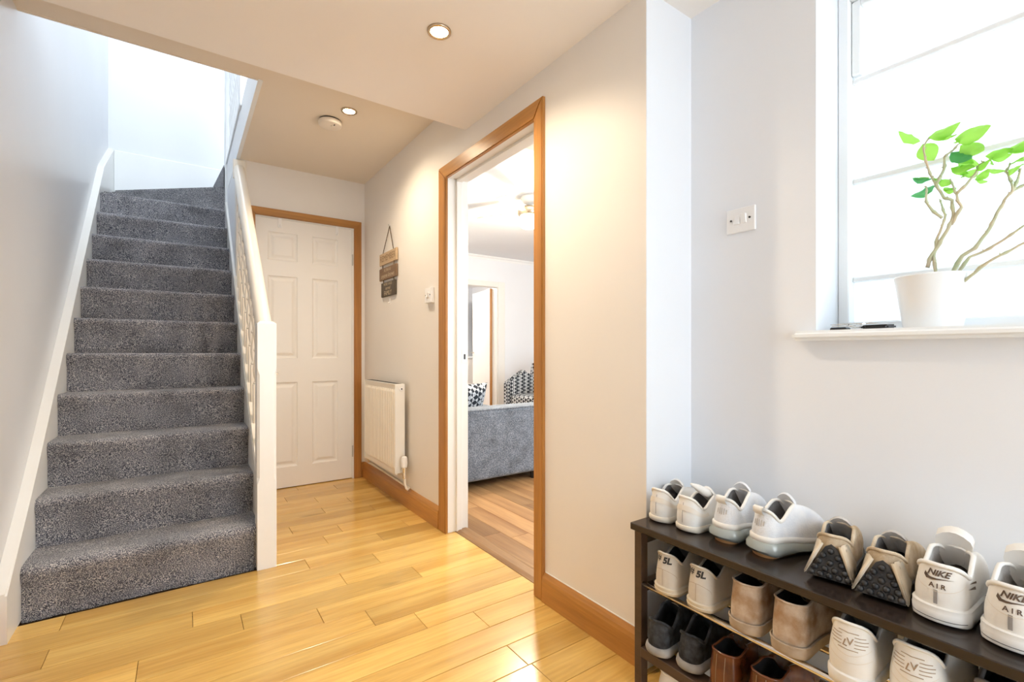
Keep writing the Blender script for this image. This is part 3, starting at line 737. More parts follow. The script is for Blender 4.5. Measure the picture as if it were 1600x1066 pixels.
LEAVES = [
 ((1.53, 0.39, 1.553), (1.514, 0.424, 1.583), 0.3),
 ((1.53, 0.368, 1.554), (1.533, 0.317, 1.568), 0.36),
 ((1.53, 0.319, 1.532), (1.522, 0.263, 1.536), 0.34),
 ((1.53, 0.356, 1.548), (1.536, 0.323, 1.544), 0.2),
 ((1.53, 0.382, 1.54), (1.538, 0.365, 1.501), 0.75),
 ((1.53, 0.31, 1.512), (1.504, 0.27, 1.48), 0.26),
 ((1.53, 0.327, 1.501), (1.501, 0.29, 1.467), 0.22),
 ((1.53, 0.314, 1.48), (1.55, 0.287, 1.464), 0.4),
 ((1.53, 0.327, 1.464), (1.516, 0.288, 1.452), 0.25),
 ((1.53, 0.284, 1.453), (1.514, 0.258, 1.458), 0.5),
 ((1.53, 0.307, 1.44), (1.56, 0.289, 1.455), 0.35),
 ((1.56, 0.272, 1.482), (1.558, 0.232, 1.483), 0.22),
 ((1.56, 0.265, 1.474), (1.58, 0.237, 1.478), 0.25),
 ((1.56, 0.267, 1.45), (1.559, 0.239, 1.437), 0.45),
 ((1.56, 0.235, 1.478), (1.568, 0.208, 1.497), 0.45),
 ((1.56, 0.229, 1.453), (1.539, 0.206, 1.456), 0.4),
 ((1.53, 0.401, 1.462), (1.538, 0.37, 1.452), 0.38),
 ((1.53, 0.361, 1.428), (1.552, 0.407, 1.423), 0.2),
 ((1.53, 0.35, 1.439), (1.531, 0.328, 1.43), 0.7),
 ((1.53, 0.364, 1.454), (1.544, 0.351, 1.446), 0.5),
 ((1.53, 0.284, 1.423), (1.54, 0.268, 1.444), 0.4),
 ((1.56, 0.234, 1.438), (1.534, 0.212, 1.435), 0.5),
 ((1.53, 0.342, 1.416), (1.545, 0.325, 1.416), 0.5),
 ((1.53, 0.324, 1.526), (1.535, 0.311, 1.531), 0.6),
 ((1.56, 0.194, 1.418), (1.548, 0.171, 1.431), 0.4),
 ((1.51, 0.163, 1.337), (1.482, 0.144, 1.345), 0.4),
 ((1.51, 0.159, 1.294), (1.532, 0.143, 1.309), 0.4),
]

# potted plant on the sill
pl = thing('potted_plant', (1.53, .364, SILL), 0, 'bushy green pot plant with bare twisting stems in a white pot', 'plant')
pc = (1.53, .364, SILL)
keep(obj('pot', lt([(.050, 0), (.056, .002), (.058, .01), (.0735, .118), (.0755, .128), (.0735, .131), (.0705, .128), (.066, .10), (.0, .10)], pc, 40, cap0=True, cap1=False), 'pot', sharp=40), pl)
keep(obj('soil', lt([(.0665, .101), (.0665, .108), (.04, .112), (.01, .113)], pc, 28), 'soil'), pl)
for k, pts in STEMS.items():
    pts = [Vector(p) for p in pts]
    if pts[0].z < 1.228: pts[0] = Vector((1.53 + (pts[0].x - 1.53) * .6, .364 + (pts[0].y - .364) * .75, SILL + .105))
    n = len(pts); w0 = .0048 if k in ('S1', 'S7') else .0036; w1 = .0016
    fine = []
    for i in range(n - 1):
        for q in range(4):
            t = q / 4; p = pts[i].lerp(pts[i + 1], t)
            fine.append(p + Vector((noise.noise(p * 40) * .006, noise.noise(p * 55) * .002, 0)))
    fine.append(pts[-1])
    rr = [w0 + (w1 - w0) * i / (len(fine) - 1) + (.0012 if i % 5 == 3 else 0) for i in range(len(fine))]
    keep(obj('stem', tb(fine, rr, 8), 'stem', smooth=True), pl)
    bm = bmesh.new()
    for i in range(3, len(fine) - 1, 4):
        d = Vector((random.uniform(-1, 1), random.uniform(-1, 1), .6)).normalized()
        tube(bm, [fine[i], fine[i] + d * .007], [.0022, .0008], 5)
    if bm.verts: tag(keep(obj('leaf_scars', bm, 'stem'), pl), kind='stuff')
    else: bm.free()
def leaf(a, b, w, m):
    a, b = Vector(a), Vector(b); d = b - a; L = d.length; d.normalize()
    view = Vector((.62, .15, -.5)).normalized()
    side = d.cross(view).normalized(); up = side.cross(d).normalized()
    bm = bmesh.new(); n = 9; rows = []
    tw = random.uniform(-.5, .5)
    for i in range(n):
        t = i / (n - 1); hw = w * L * .5 * (math.sin(math.pi * t ** .8) ** .85 if 0 < t < 1 else 0) + .0006
        c = a + d * (L * t) + up * (-.12 * L * (t - .4) ** 2)
        s2 = (side * math.cos(tw) + up * math.sin(tw))
        u2 = (up * math.cos(tw) - side * math.sin(tw))
        rows.append([bm.verts.new(c + s2 * (q * hw) + u2 * (abs(q) * hw * .35 + noise.noise(Vector((t * 5, q * 3, L * 90))) * .004)) for q in (-1, -.5, 0, .5, 1)])
    for r0, r1 in zip(rows, rows[1:]):
        for k in range(4): bm.faces.new((r0[k], r0[k + 1], r1[k + 1], r1[k]))
    o = keep(obj('leaf', bm, m, smooth=True), pl); return o
for i, (a, b, w) in enumerate(LEAVES):
    a, b = Vector(a), Vector(b)
    leaf(a - (b - a) * .06, b + (b - a) * .10, min(.85, w * 1.5 + .16), 'leaf_dark' if i in (16, 17, 6) else 'leaf')
    if i % 2 == 0 and i > 4:          # a second leaf springing from the same node, behind the first
        d = b - a; e = Vector((random.uniform(.01, .035), d.y * random.uniform(.3, .9) + random.uniform(-.02, .02), d.z * .5 + random.uniform(-.018, .006)))
        leaf(a, a + e * .95, .5, 'leaf')

# bunch of keys beside the pot
ky = thing('key_bunch', (1.50, .505, SILL), 0, 'bunch of keys with black fob lying on the window sill', 'keys')
z = SILL
bm = bmesh.new()
for i in range(13):
    pass
bm = prism_z([(1.475, .44), (1.490, .425), (1.508, .432), (1.516, .455), (1.512, .49), (1.498, .505), (1.482, .492)], z, z + .012)
bmesh.ops.bevel(bm, geom=[e for e in bm.edges], offset=.004, segments=2, affect='EDGES')
keep(obj('key_fob', bm, 'dark'), ky)
keep(obj('fob_pouch', bx(1.487, 1.52, .535, .575, z, z + .009, bev=.003), 'dark'), ky)
bm = bmesh.new(); ring = [(1.495 + .016 * math.cos(a * math.pi / 8), .515 + .016 * math.sin(a * math.pi / 8), z + .012 + .006 * math.sin(a * math.pi / 8 + 1)) for a in range(17)]
keep(obj('key_ring', tube(bm, ring, .0016, 6), 'chrome'), ky)
for k, (x0, y0, x1, y1, h) in enumerate(((1.488, .512, 1.470, .560, .010), (1.492, .518, 1.50, .575, .016), (1.49, .508, 1.478, .462, .015))):
    bm = bmesh.new(); d = Vector((x1 - x0, y1 - y0, 0)).normalized(); s = Vector((-d.y, d.x, 0)); p0 = Vector((x0, y0, z + h)); L = Vector((x1 - x0, y1 - y0, 0)).length
    poly = [(0, -.006), (.006, -.011), (.018, -.010), (.022, -.004), (L, -.003), (L + .003, 0), (L - .004, .003), (L - .01, .0015), (L - .014, .0035), (.022, .004), (.018, .010), (.006, .011), (0, .006)]
    prism(bm, poly, lambda q: p0 + d * q[0] + s * q[1], lambda q: p0 + d * q[0] + s * q[1] + Vector((0, 0, .0022)))
    keep(obj('key', bm, 'chrome'), ky)

# ================================================================== SHOE RACK
KX0, KX1, KY0, KY1, KZ = 1.125, 1.452, -.02, .979, .497
rk = thing('shoe_rack', (1.29, .48, 0), 0, 'black-brown wooden shoe rack with metal tube shelves against the alcove wall', 'shoe rack')
keep(obj('top_board', bx(KX0, KX1, KY0, KY1, KZ - .021, KZ, bev=.002), 'black_wood'), rk)
for ya, yb in ((KY1 - .038, KY1 - .012), (KY0 + .012, KY0 + .038)):
    for xa, xb in ((KX0 + .006, KX0 + .036), (KX1 - .036, KX1 - .006)):
        keep(obj('leg', bx(xa, xb, ya, yb, 0, KZ - .0205, bev=.0015), 'brown_edge'), rk)
    keep(obj('end_rail', bx(KX0 + .036, KX1 - .036, ya + .003, yb - .003, .29, .318), 'black_wood'), rk)
    keep(obj('end_rail', bx(KX0 + .036, KX1 - .036, ya + .003, yb - .003, .10, .130), 'black_wood'), rk)
    keep(obj('end_rail', bx(KX0 + .036, KX1 - .036, ya + .003, yb - .003, KZ - .06, KZ - .0205), 'black_wood'), rk)
TZ = .318
for x in (KX0 + .016, KX0 + .115, KX0 + .20, KX1 - .03):
    keep(obj('shelf_tube', tb([(x, KY0 + .03, TZ), (x, KY1 - .03, TZ)], .0075, 12), 'chrome', smooth=True), rk)
keep(obj('front_rail', bx(KX0 + .002, KX0 + .055, KY0 + .038, KY1 - .038, .104, .133, bev=.0015), 'brown_edge'), rk)
for x in (KX0 + .12, KX0 + .20, KX1 - .03):
    keep(obj('shelf_tube', tb([(x, KY0 + .03, .126), (x, KY1 - .03, .126)], .0075, 12), 'chrome', smooth=True), rk)

# ------------------------------------------------------------------ shoes
M['s_white'] = blotch('white_leather', (.78, .76, .72, 1), (.82, .81, .79, 1), 10, .42, .15, 160)
M['s_ivory'] = blotch('ivory_leather', (.72, .66, .58, 1), (.80, .75, .68, 1), 9, .45, .12, 160)
M['s_knit'] = blotch('white_mesh', (.70, .73, .78, 1), (.82, .83, .85, 1), 30, .8, .4, 260)
M['s_sole'] = blotch('cream_rubber', (.70, .62, .50, 1), (.80, .75, .66, 1), 20, .55, .15, 120)
M['s_solew'] = blotch('white_rubber', (.74, .72, .68, 1), (.80, .79, .77, 1), 20, .5, .1, 120)
M['s_line'] = blotch('grey_lining', (.16, .15, .15, 1), (.27, .26, .26, 1), 24, .95, .4, 220)
M['s_linep'] = blotch('pale_lining', (.42, .40, .38, 1), (.58, .56, .54, 1), 24, .95, .4, 220)
M['s_linek'] = blotch('black_lining', (.012, .012, .014, 1), (.035, .035, .04, 1), 24, .9, .4, 220)
M['s_beige'] = blotch('dusty_beige_knit', (.42, .31, .19, 1), (.72, .63, .50, 1), 22, .85, .5, 200)
M['s_beigesole'] = blotch('pale_beige_foam', (.66, .56, .42, 1), (.78, .71, .60, 1), 20, .7, .2, 120)
M['s_rubber'] = blotch('black_rubber', (.014, .014, .016, 1), (.06, .055, .05, 1), 26, .45, .25, 140)
M['s_stone'] = blotch('stone_grey_leather', (.55, .50, .43, 1), (.66, .62, .56, 1), 12, .55, .15, 160)
M['s_stonesole'] = blotch('putty_rubber', (.54, .47, .36, 1), (.64, .58, .48, 1), 16, .6, .15, 140)
M['s_suede'] = blotch('tan_suede', (.34, .21, .115, 1), (.72, .63, .53, 1), 17, .9, .45, 320)
M['s_suedesole'] = blotch('worn_tan_rubber', (.34, .25, .17, 1), (.52, .43, .34, 1), 18, .75, .3, 140)
M['s_black'] = blotch('black_mesh', (.014, .015, .018, 1), (.07, .075, .085, 1), 40, .8, .6, 320)
M['s_greysole'] = blotch('scuffed_grey_rubber', (.20, .19, .18, 1), (.46, .44, .42, 1), 16, .65, .3, 120)
M['s_brown'] = blotch('chestnut_leather', (.085, .022, .009, 1), (.22, .07, .022, 1), 16, .22, .12, 160, .6)
M['s_brownsole'] = base_mat('dark_brown_rubber', (.03, .018, .012, 1), .5)[0]
M['s_print'] = base_mat('black_print', (.03, .028, .028, 1), .5)[0]
M['s_taupe'] = base_mat('taupe_print', (.34, .24, .15, 1), .6)[0]
M['s_dkprint'] = base_mat('dark_brown_print', (.10, .065, .045, 1), .5)[0]
M['s_grey'] = base_mat('grey_stripe', (.30, .29, .29, 1), .5)[0]
M['s_gum'] = blotch('gum_rubber', (.50, .24, .10, 1), (.62, .34, .16, 1), 16, .5, .15, 120)
m, nt, ln, b = base_mat('clear_green_cushion', (.76, .83, .79, 1), .07, 0, .7)
b.inputs['Transmission Weight'].default_value = .55; b.inputs['Coat Weight'].default_value = .5; b.inputs['Coat Roughness'].default_value = .08
M['s_air'] = m

N2 = 25
def shoe(p, side=1):
    """p: sizes in metres. Local frame: +x to the toe, heel at x = 0, z = 0 on the shelf. Returns part meshes by name."""
    L, wh, wb = p['L'], p['wh'] / 2, p['wb'] / 2
    st = p.get('st', .022); stt = p.get('stt', st * .85)
    zh, zd, zt, zv = p['zh'], p['zd'], p['zt'], p.get('zv', .065)
    o0, o1 = p.get('o0', .035), p.get('o1', .66)
    bul = p.get('bul', .004); lean = p.get('lean', .0)
    def w(s):
        if s < .13: return wh * math.sqrt(max(0, 1 - ((.13 - s) / .13) ** 2.3))
        if s < .66: return interp([(.13, wh), (.38, wh * .5 + wb * .44), (.66, wb)], s)
        return wb * max(0, 1 - ((s - .66) / .34) ** 2.5) ** .5
    def cen(s): return side * .010 * smoothstep(.3, 1, s)
    A = [i / (N2 - 1) for i in range(N2)]
    def foot(a, off=0, k=1.0):
        s = .5 - .5 * math.cos(math.pi * a)
        x, y = L * s, w(s)
        # outward normal for the offset
        s2, s1 = min(1, s + .004), max(0, s - .004)
        tx, ty = (s2 - s1) * L, w(s2) - w(s1); l = math.hypot(tx, ty) or 1; nx, ny = -ty / l, tx / l
        if a == 0: nx, ny = -1, 0
        if a == 1: nx, ny = 1, 0
        return x + nx * off, max(0, y + ny * off) * k, s
    def top(a):
        x = L * (o0 + (o1 - o0) * (a ** 1.05))
        t = a
        who = wh * p.get('ow', .84)
        if t < .22: y = who * math.sqrt(max(0, 1 - ((.22 - t) / .22) ** 2.0))
        else: y = interp([(.22, who), (.56, who * .93), (.74, .017), (.92, .012), (1, 0)], t)
        z = interp([(0, zh), (p.get('ad', .30), zd), (.64, zt), (1, zv)], t)
        if a == 1: y = 0
        return Vector((x - lean * (1 - smoothstep(0, .3, a)), y, z))
    zs0 = lambda s: st + (stt - st) * smoothstep(.1, .7, s) + p.get('spring', .012) * smoothstep(.72, 1, s)
    def col(a, M_=11):
        fx, fy, s = foot(a, -.002); P0 = Vector((fx, fy, zs0(s) - .003)); P3 = top(a)
        heel = 1 - smoothstep(.30, .75, a); hgt = P3.z - P0.z
        _, _, _ = foot(a)
        ox, oy, _ = foot(a, .01); out = Vector((ox - fx, oy - fy, 0)); out = out.normalized() if out.length > 1e-6 else Vector((-1 if a < .5 else 1, 0, 0))
        P1 = P0 + out * bul + Vector((0, 0, (.45 * heel + .62 * (1 - heel)) * hgt))
        horiz = Vector((P0.x - P3.x, P0.y - P3.y, 0))
        P2 = P3 + out * bul * .7 * heel + Vector((0, 0, -.30 * hgt * heel)) + horiz * (.55 * (1 - heel)) + Vector((0, 0, .006 * (1 - heel)))
        res = []
        for j in range(M_):
            t = j / (M_ - 1); u = 1 - t
            res.append(P0 * u ** 3 + P1 * (3 * u * u * t) + P2 * (3 * u * t * t) + P3 * t ** 3)
        return res
    def ring(fn):
        """mirror half-columns to a closed loop of columns (heel, +y side to the toe, -y side back)"""
        h = [fn(a) for a in A]
        out = []
        for i in range(N2): out.append([Vector((v.x, v.y + cen(v.x / L), v.z)) for v in h[i]])
        for i in range(N2 - 2, 0, -1): out.append([Vector((v.x, -v.y + cen(v.x / L), v.z)) for v in h[i]])
        return out
    def skin(cols, cap0=False, cap1=False):
        bm = bmesh.new(); vs = [[bm.verts.new(v) for v in c] for c in cols]; n = len(vs)
        for i in range(n):
            a, b = vs[i], vs[(i + 1) % n]
            for j in range(len(a) - 1): bm.faces.new((a[j], b[j], b[j + 1], a[j + 1]))
        if cap0: bm.faces.new([c[0] for c in vs][::-1])
        if cap1: bm.faces.new([c[-1] for c in vs])
        bmesh.ops.remove_doubles(bm, verts=bm.verts, dist=1e-5)
        return bm
    parts = {}
    bm = skin(ring(col)); parts['upper'] = bm
    def incol(a):
        P3 = top(a); P3 = P3 + Vector((.0015 if a < .15 else 0, -min(.001, P3.y), .0005)); fx, fy, s = foot(a, -.010)
        s_in = .09 + .80 * a
        q = Vector((L * (.04 + .86 * (.5 - .5 * math.cos(math.pi * a))), max(0, fy * .82), st + .012))
        mid = P3.lerp(q, .5); mid += Vector((0, 0, 0)); mid.z = q.z + (P3.z - q.z) * .42
        mid.x = max(mid.x, .006 + .006)
        return [P3, P3.lerp(mid, .5) + Vector((.002 if a < .1 else 0, -.001 if P3.y > .003 else 0, 0)), mid, q]
    parts['lining'] = skin(ring(incol), cap1=True)
    # padded collar edge
    r = p.get('rim', .0035)
    loop = [c[-1] for c in ring(col)]
    bm = bmesh.new(); n = len(loop); rings = []
    for i, v in enumerate(loop):
        t = (loop[(i + 1) % n] - loop[i - 1]); t = t.normalized() if t.length > 1e-6 else Vector((0, 1, 0))
        a_ = t.cross(Vector((0, 0, 1))); a_ = a_.normalized() if a_.length > 1e-4 else Vector((1, 0, 0)); b_ = t.cross(a_)
        aa = min(i, n - i) / (n / 2); rr = r * (1 if aa < .6 else .75)
        rings.append([bm.verts.new(v + (a_ * math.cos(q * math.pi / 4) + b_ * math.sin(q * math.pi / 4)) * rr) for q in range(8)])
    for i in range(n):
        for q in range(8): bm.faces.new((rings[i][q], rings[i][(q + 1) % 8], rings[(i + 1) % n][(q + 1) % 8], rings[(i + 1) % n][q]))
    parts['collar'] = bm
    # sole: levels of (height share, outward offset)
    lv = p.get('sole_levels', [(0, -.003), (.12, .001), (.5, .0025), (.9, .002), (1, -.002)])
    def scol(a):
        res = []
        for f, off in lv:
            h = off if not callable(off) else off(a)
            x, y, s = foot(a, h)
            lift = p.get('spring', .012) * smoothstep(.72, 1, s) + p.get('hlift', .004) * (1 - smoothstep(0, .12, s)) * (1 - f)
            res.append(Vector((x, y, lift * (1 if f < .5 else .9) + f * (zs0(s) - p.get('spring', .012) * smoothstep(.72, 1, s)))))
        return res
    parts['sole'] = skin(ring(scol), cap0=True, cap1=True)
    # tongue
    if p.get('tongue', True):
        tl = p.get('tongue_up', .03); tw = p.get('tongue_w', .05); bm = bmesh.new(); rows = []
        a0 = top(.98); a1 = top(.66)
        ctr = [Vector((a0.x, 0, a0.z - .004)), Vector((a0.x * .55 + a1.x * .45, 0, a0.z * .5 + a1.z * .5 - .004)), Vector((a1.x + .006, 0, a1.z + .002)), Vector((a1.x - p.get('tongue_back', .004), 0, a1.z + tl))]
        th = p.get('tongue_t', .006)
        for layer in (0, 1):
            rows.append([])
            for i in range(10):
                t = i / 9 * 3; k = min(2, int(t)); c = ctr[k].lerp(ctr[k + 1], t - k)
                hw = tw / 2 * (.6 + .4 * i / 9) * (.86 if i == 9 else 1)
                rows[-1].append([bm.verts.new((c.x + (th if layer else 0), c.y + q * hw + cen(c.x / L), c.z - abs(q) ** 2 * .012 + (th * .6 if layer else 0))) for q in (-1, -.6, -.2, .2, .6, 1)])
        for lay in rows:
            for i in range(9):
                for q in range(5): bm.faces.new((lay[i][q], lay[i][q + 1], lay[i + 1][q + 1], lay[i + 1][q]))
        for i in range(9):
            for q in (0, 5): bm.faces.new((rows[0][i][q], rows[0][i + 1][q], rows[1][i + 1][q], rows[1][i][q]))
        for q in range(5):
            for i in (0, 9): bm.faces.new((rows[0][i][q], rows[0][i][q + 1], rows[1][i][q + 1], rows[1][i][q]))
        parts['tongue'] = bm
    if p.get('laces', True):
        bm = bmesh.new()
        for k in range(5):
            a = .68 + k * .065; l = top(a); c = cen(l.x / L)
            hw = max(l.y, .012) + .006
            tube(bm, [(l.x, -hw + c, l.z - .003), (l.x + .001, -hw * .4 + c, l.z + .004), (l.x + .004, hw * .4 + c, l.z + .004), (l.x + .006, hw + c, l.z - .003)], .0028, 6)
        parts['laces'] = bm
    return parts, dict(top=top, foot=foot, cen=cen, col=col, ring=ring, skin=skin)

def wrap(me_or_pts, bvh, zc, yc=0, lift=.0012):
    """lay flat marks (x right, y up, seen from behind the heel) on the heel surface"""
    bm = bmesh.new(); bm.from_mesh(me_or_pts)
    bmesh.ops.subdivide_edges(bm, edges=[e for e in bm.edges if e.calc_length() > .006], cuts=1)
    bmesh.ops.triangulate(bm, faces=bm.faces)
    for v in bm.verts:
        hit, nrm, _, _ = bvh.ray_cast(Vector((-.3, yc - v.co.x, zc + v.co.y)), Vector((1, 0, 0)))
        if hit is None: v.co = Vector((.02, yc - v.co.x, zc + v.co.y)); continue
        v.co = hit + Vector((-lift, 0, 0))
    return bm
def flat(polys):
    bm = bmesh.new()
    for p in polys: bm.faces.new([bm.verts.new((x, y, 0)) for x, y in p])
    me = bpy.data.meshes.new('mark'); bm.to_mesh(me); bm.free(); return me
def strip(x0, x1, y0, y1, n=8):
    return [[(x0 + (x1 - x0) * i / n, y0), (x0 + (x1 - x0) * (i + 1) / n, y0), (x0 + (x1 - x0) * (i + 1) / n, y1), (x0 + (x1 - x0) * i / n, y1)] for i in range(n)]

def make_shoe(name, label, group, p, mats, loc, yaw, side, extra=None, pitch=0):
    """yaw: turn of the toe away from +X, anticlockwise seen from above"""
    t = thing(name, loc, math.radians(yaw), label, 'shoe', group)
    if pitch: t.rotation_euler = (0, math.radians(pitch), math.radians(yaw))
    parts, fn = shoe(p, side)
    bvh = BVHTree.FromBMesh(parts['upper'])
    made = {}
    for k, bm in parts.items():
        if k not in mats: bm.free(); continue
        o = obj(k, bm, mats[k], t, smooth=True)
        if k in ('sole', 'tongue'): o.data.set_sharp_from_angle(angle=math.radians(50))
        made[k] = o
    if extra: extra(t, made, bvh, p, fn, side)
    return t

def part(t, name, bm, m, smooth=False, parent=None):
    home = {'lettering': 'upper', 'tick_mark': 'upper', 'heel_stripe': 'upper', 'stitch_line': 'upper', 'monogram': 'upper', 'heel_lines': 'upper', 'heel_seam': 'upper',
            'heel_band': 'upper', 'side_tick': 'upper', 'stitched_seam': 'upper', 'heel_patch': 'upper', 'heel_tab': 'upper', 'pull_tab': 'upper',
            'sole_line': 'sole', 'outsole': 'sole', 'midsole_band': 'sole', 'welt': 'sole', 'sole_knobs': 'heel_wedge'}.get(name)
    for ch in t.children:
        if parent is None and home and ch.name.split('.')[0] == home: parent = ch
    o = obj(name, bm, m, parent or t, smooth)
    if name == 'sole_knobs': o['kind'] = 'stuff'
    return o

TOP = KZ
# A: low white leather trainers
PA = dict(L=.262, wh=.074, wb=.096, st=.020, zh=.100, zd=.064, zt=.092, zv=.060, ow=.86, rim=.0042, tongue_up=.020, bul=.006, sole_levels=[(0, -.002), (.2, .002), (.8, .003), (1, .001)])
MA = dict(upper='s_white', lining='s_line', collar='s_white', sole='s_sole', tongue='s_white', laces='s_white')
def ex_a(t, made, bvh, p, fn, side):
    part(t, 'heel_seam', wrap(flat(strip(-.0008, .0008, .028, .085, 1)), bvh, 0), 's_grey')
    cols = [[v for v in c] for c in fn['ring'](lambda a: fn['col'](a)[5:8])]
    n = len(cols); bm = bmesh.new(); vs = []
    for i in list(range(n - 9, n)) + list(range(0, 10)):
        c = cols[i]; o = Vector((-.0015, 0, 0)); vs.append([bm.verts.new(v + o + Vector((0, .0012 if v.y > 0 else -.0012, 0))) for v in c])
    for a, b in zip(vs, vs[1:]):
        for j in range(2): bm.faces.new((a[j], b[j], b[j + 1], a[j + 1]))
    part(t, 'heel_band', bm, 's_ivory', True)
GA = 'white low leather trainers on the rack top'
make_shoe('trainer', 'plain white leather trainer on rack top at the wall corner end', GA, PA, MA, (1.185, .930, TOP), 4, 1, ex_a)
def ex_a2(t, made, bvh, p, fn, side):
    ex_a(t, made, bvh, p, fn, side)
    part(t, 'loose_tongue', tube(bmesh.new(), [(.13, -.01, .085), (.10, -.006, .10), (.07, .0, .118), (.045, .004, .132)], [.010, .014, .010, .003], 8), 's_white', True)
make_shoe('trainer', 'plain white leather trainer with folded tongue, beside air-cushion trainers', GA, PA, MA, (1.187, .838, TOP), -2, -1, ex_a2)

# B: white mesh trainers on a clear bulging heel cushion
PB = dict(L=.246, wh=.070, wb=.086, st=.046, stt=.026, zh=.118, zd=.090, zt=.124, zv=.068, ow=.86, rim=.0045, tongue_up=.022, lean=-.004, ad=.26, bul=.003, hlift=.006,
          sole_levels=[(0, -.006), (.10, .003), (.34, .013), (.62, .012), (.86, .003), (1, -.003)])
MB_ = dict(upper='s_knit', lining='s_line', collar='s_white', sole='s_air', tongue='s_knit', laces='s_white')
def ex_b(t, made, bvh, p, fn, side):
    def under(a):
        x, y, s = fn['foot'](a, -.004); x2, y2, _ = fn['foot'](a, -.001); sp = .012 * smoothstep(.72, 1, s)
        return [Vector((x, y, .0 + sp)), Vector((x2, y2, .008 + sp))]
    part(t, 'outsole', fn['skin'](fn['ring'](under), True, True), 's_gum')
    def band(a):
        x, y, s = fn['foot'](a, .0035); zz = .044 - .018 * smoothstep(.1, .7, s) + .012 * smoothstep(.72, 1, s)
        x1, y1, _ = fn['foot'](a, -.002)
        return [Vector((x1, y1, zz - .006)), Vector((x, y, zz - .004)), Vector((x, y, zz + .007)), Vector((x1, y1, zz + .010))]
    part(t, 'midsole_band', fn['skin'](fn['ring'](band)), 's_solew', True)
    c = fn['col'](0)[-1]
    bm = bmesh.new(); pts = [(c.x - .002, 0, c.z - .014), (c.x - .012, 0, c.z - .006), (c.x - .014, 0, c.z + .006), (c.x - .006, 0, c.z + .010), (c.x + .006, 0, c.z + .004)]
    rows = [[bm.verts.new((x, q, z)) for q in (-.013, -.006, .006, .013)] for x, _, z in pts]
    for a, b in zip(rows, rows[1:]):
        for j in range(3): bm.faces.new((a[j], a[j + 1], b[j + 1], b[j]))
    part(t, 'pull_tab', bm, 's_white', True)
    bars = []
    for i in range(5):
        x = -.012 + i * .006; h = .0085 * math.sqrt(1 - (x / .017) ** 2)
        bars += strip(x - .0013, x + .0013, -h, h, 1)
    part(t, 'heel_patch', wrap(flat(bars), bvh, .085), 's_linep')
GB = 'white trainers with clear heel cushions'
make_shoe('cushioned_trainer', 'white mesh trainer with clear green heel cushion, beside plain leather trainers', GB, PB, MB_, (1.208, .732, TOP), 0, 1, ex_b)
make_shoe('cushioned_trainer', 'white mesh trainer with clear green heel cushion, beside beige knobbly-soled trainers', GB, PB, MB_, (1.206, .630, TOP), -10, -1, ex_b)

# C: beige trainers whose black knobbly sole climbs the heel in a triangle
PC = dict(L=.236, wh=.074, wb=.086, st=.026, zh=.098, zd=.074, zt=.100, zv=.062, rim=.004, ow=.86, tongue_up=.016, spring=.014, bul=.006, hlift=.012)
MC = dict(upper='s_beige', lining='s_line', collar='s_beige', sole='s_rubber', tongue='s_linep', laces='s_beigesole')
def ex_c(t, made, bvh, p, fn, side):
    bm = bmesh.new()
    tri = [(-.043, .010), (.043, .010), (.012, .072), (0, .080), (-.012, .072)]
    f = [bm.verts.new((-.030 + z * .42, y, z)) for y, z in tri]; k = [bm.verts.new((.035, y * .9, z)) for y, z in tri]
    bm.faces.new(f); bm.faces.new(k[::-1])
    for i in range(5): bm.faces.new((f[i], k[i], k[(i + 1) % 5], f[(i + 1) % 5]))
    part(t, 'heel_wedge', bm, 's_rubber')
    bm = bmesh.new()
    for r, z in enumerate((.017, .029, .042, .055, .066)):
        hw = .040 * (1 - (z - .010) / .072); n = max(1, 5 - r)
        for i in range(n):
            y = 0 if n == 1 else -hw + 2 * hw * i / (n - 1) * .96
            c = Vector((-.030 + z * .42, y, z)); r2 = .0072
            lathe(bm, [(r2, 0.001), (r2 * .85, -r2 * .6), (r2 * .4, -r2 * 1.0)], c, 8, 'X')
    part(t, 'sole_knobs', bm, 's_rubber', True)
    for sgn in (-1, 1):
        bm = bmesh.new()
        a = [(-.030, sgn * .045, .010), (-.002, sgn * .012, .080), (.014, sgn * .026, .086), (.030, sgn * .039, .040)]
        b = [(-.027, sgn * .050, .011), (.002, sgn * .022, .083), (.018, sgn * .032, .084), (.034, sgn * .044, .040)]
        va = [bm.verts.new(v) for v in a]; vb = [bm.verts.new(v) for v in b]
        bm.faces.new(va); bm.faces.new(vb[::-1])
        for i in range(4): bm.faces.new((va[i], vb[i], vb[(i + 1) % 4], va[(i + 1) % 4]))
        bmesh.ops.bevel(bm, geom=list(bm.edges), offset=.002, segments=2, affect='EDGES')
        part(t, 'heel_fin', bm, 's_beigesole', True)
GC = 'beige trainers with knobbly black heels'
make_shoe('knobbly_trainer', 'dusty beige trainer with black knobbly heel, beside air-cushion trainers', GC, PC, MC, (1.218, .468, TOP), 10, 1, ex_c)
make_shoe('knobbly_trainer', 'dusty beige trainer with black knobbly heel, beside chunky white trainers', GC, PC, MC, (1.214, .370, TOP), 6, -1, ex_c)

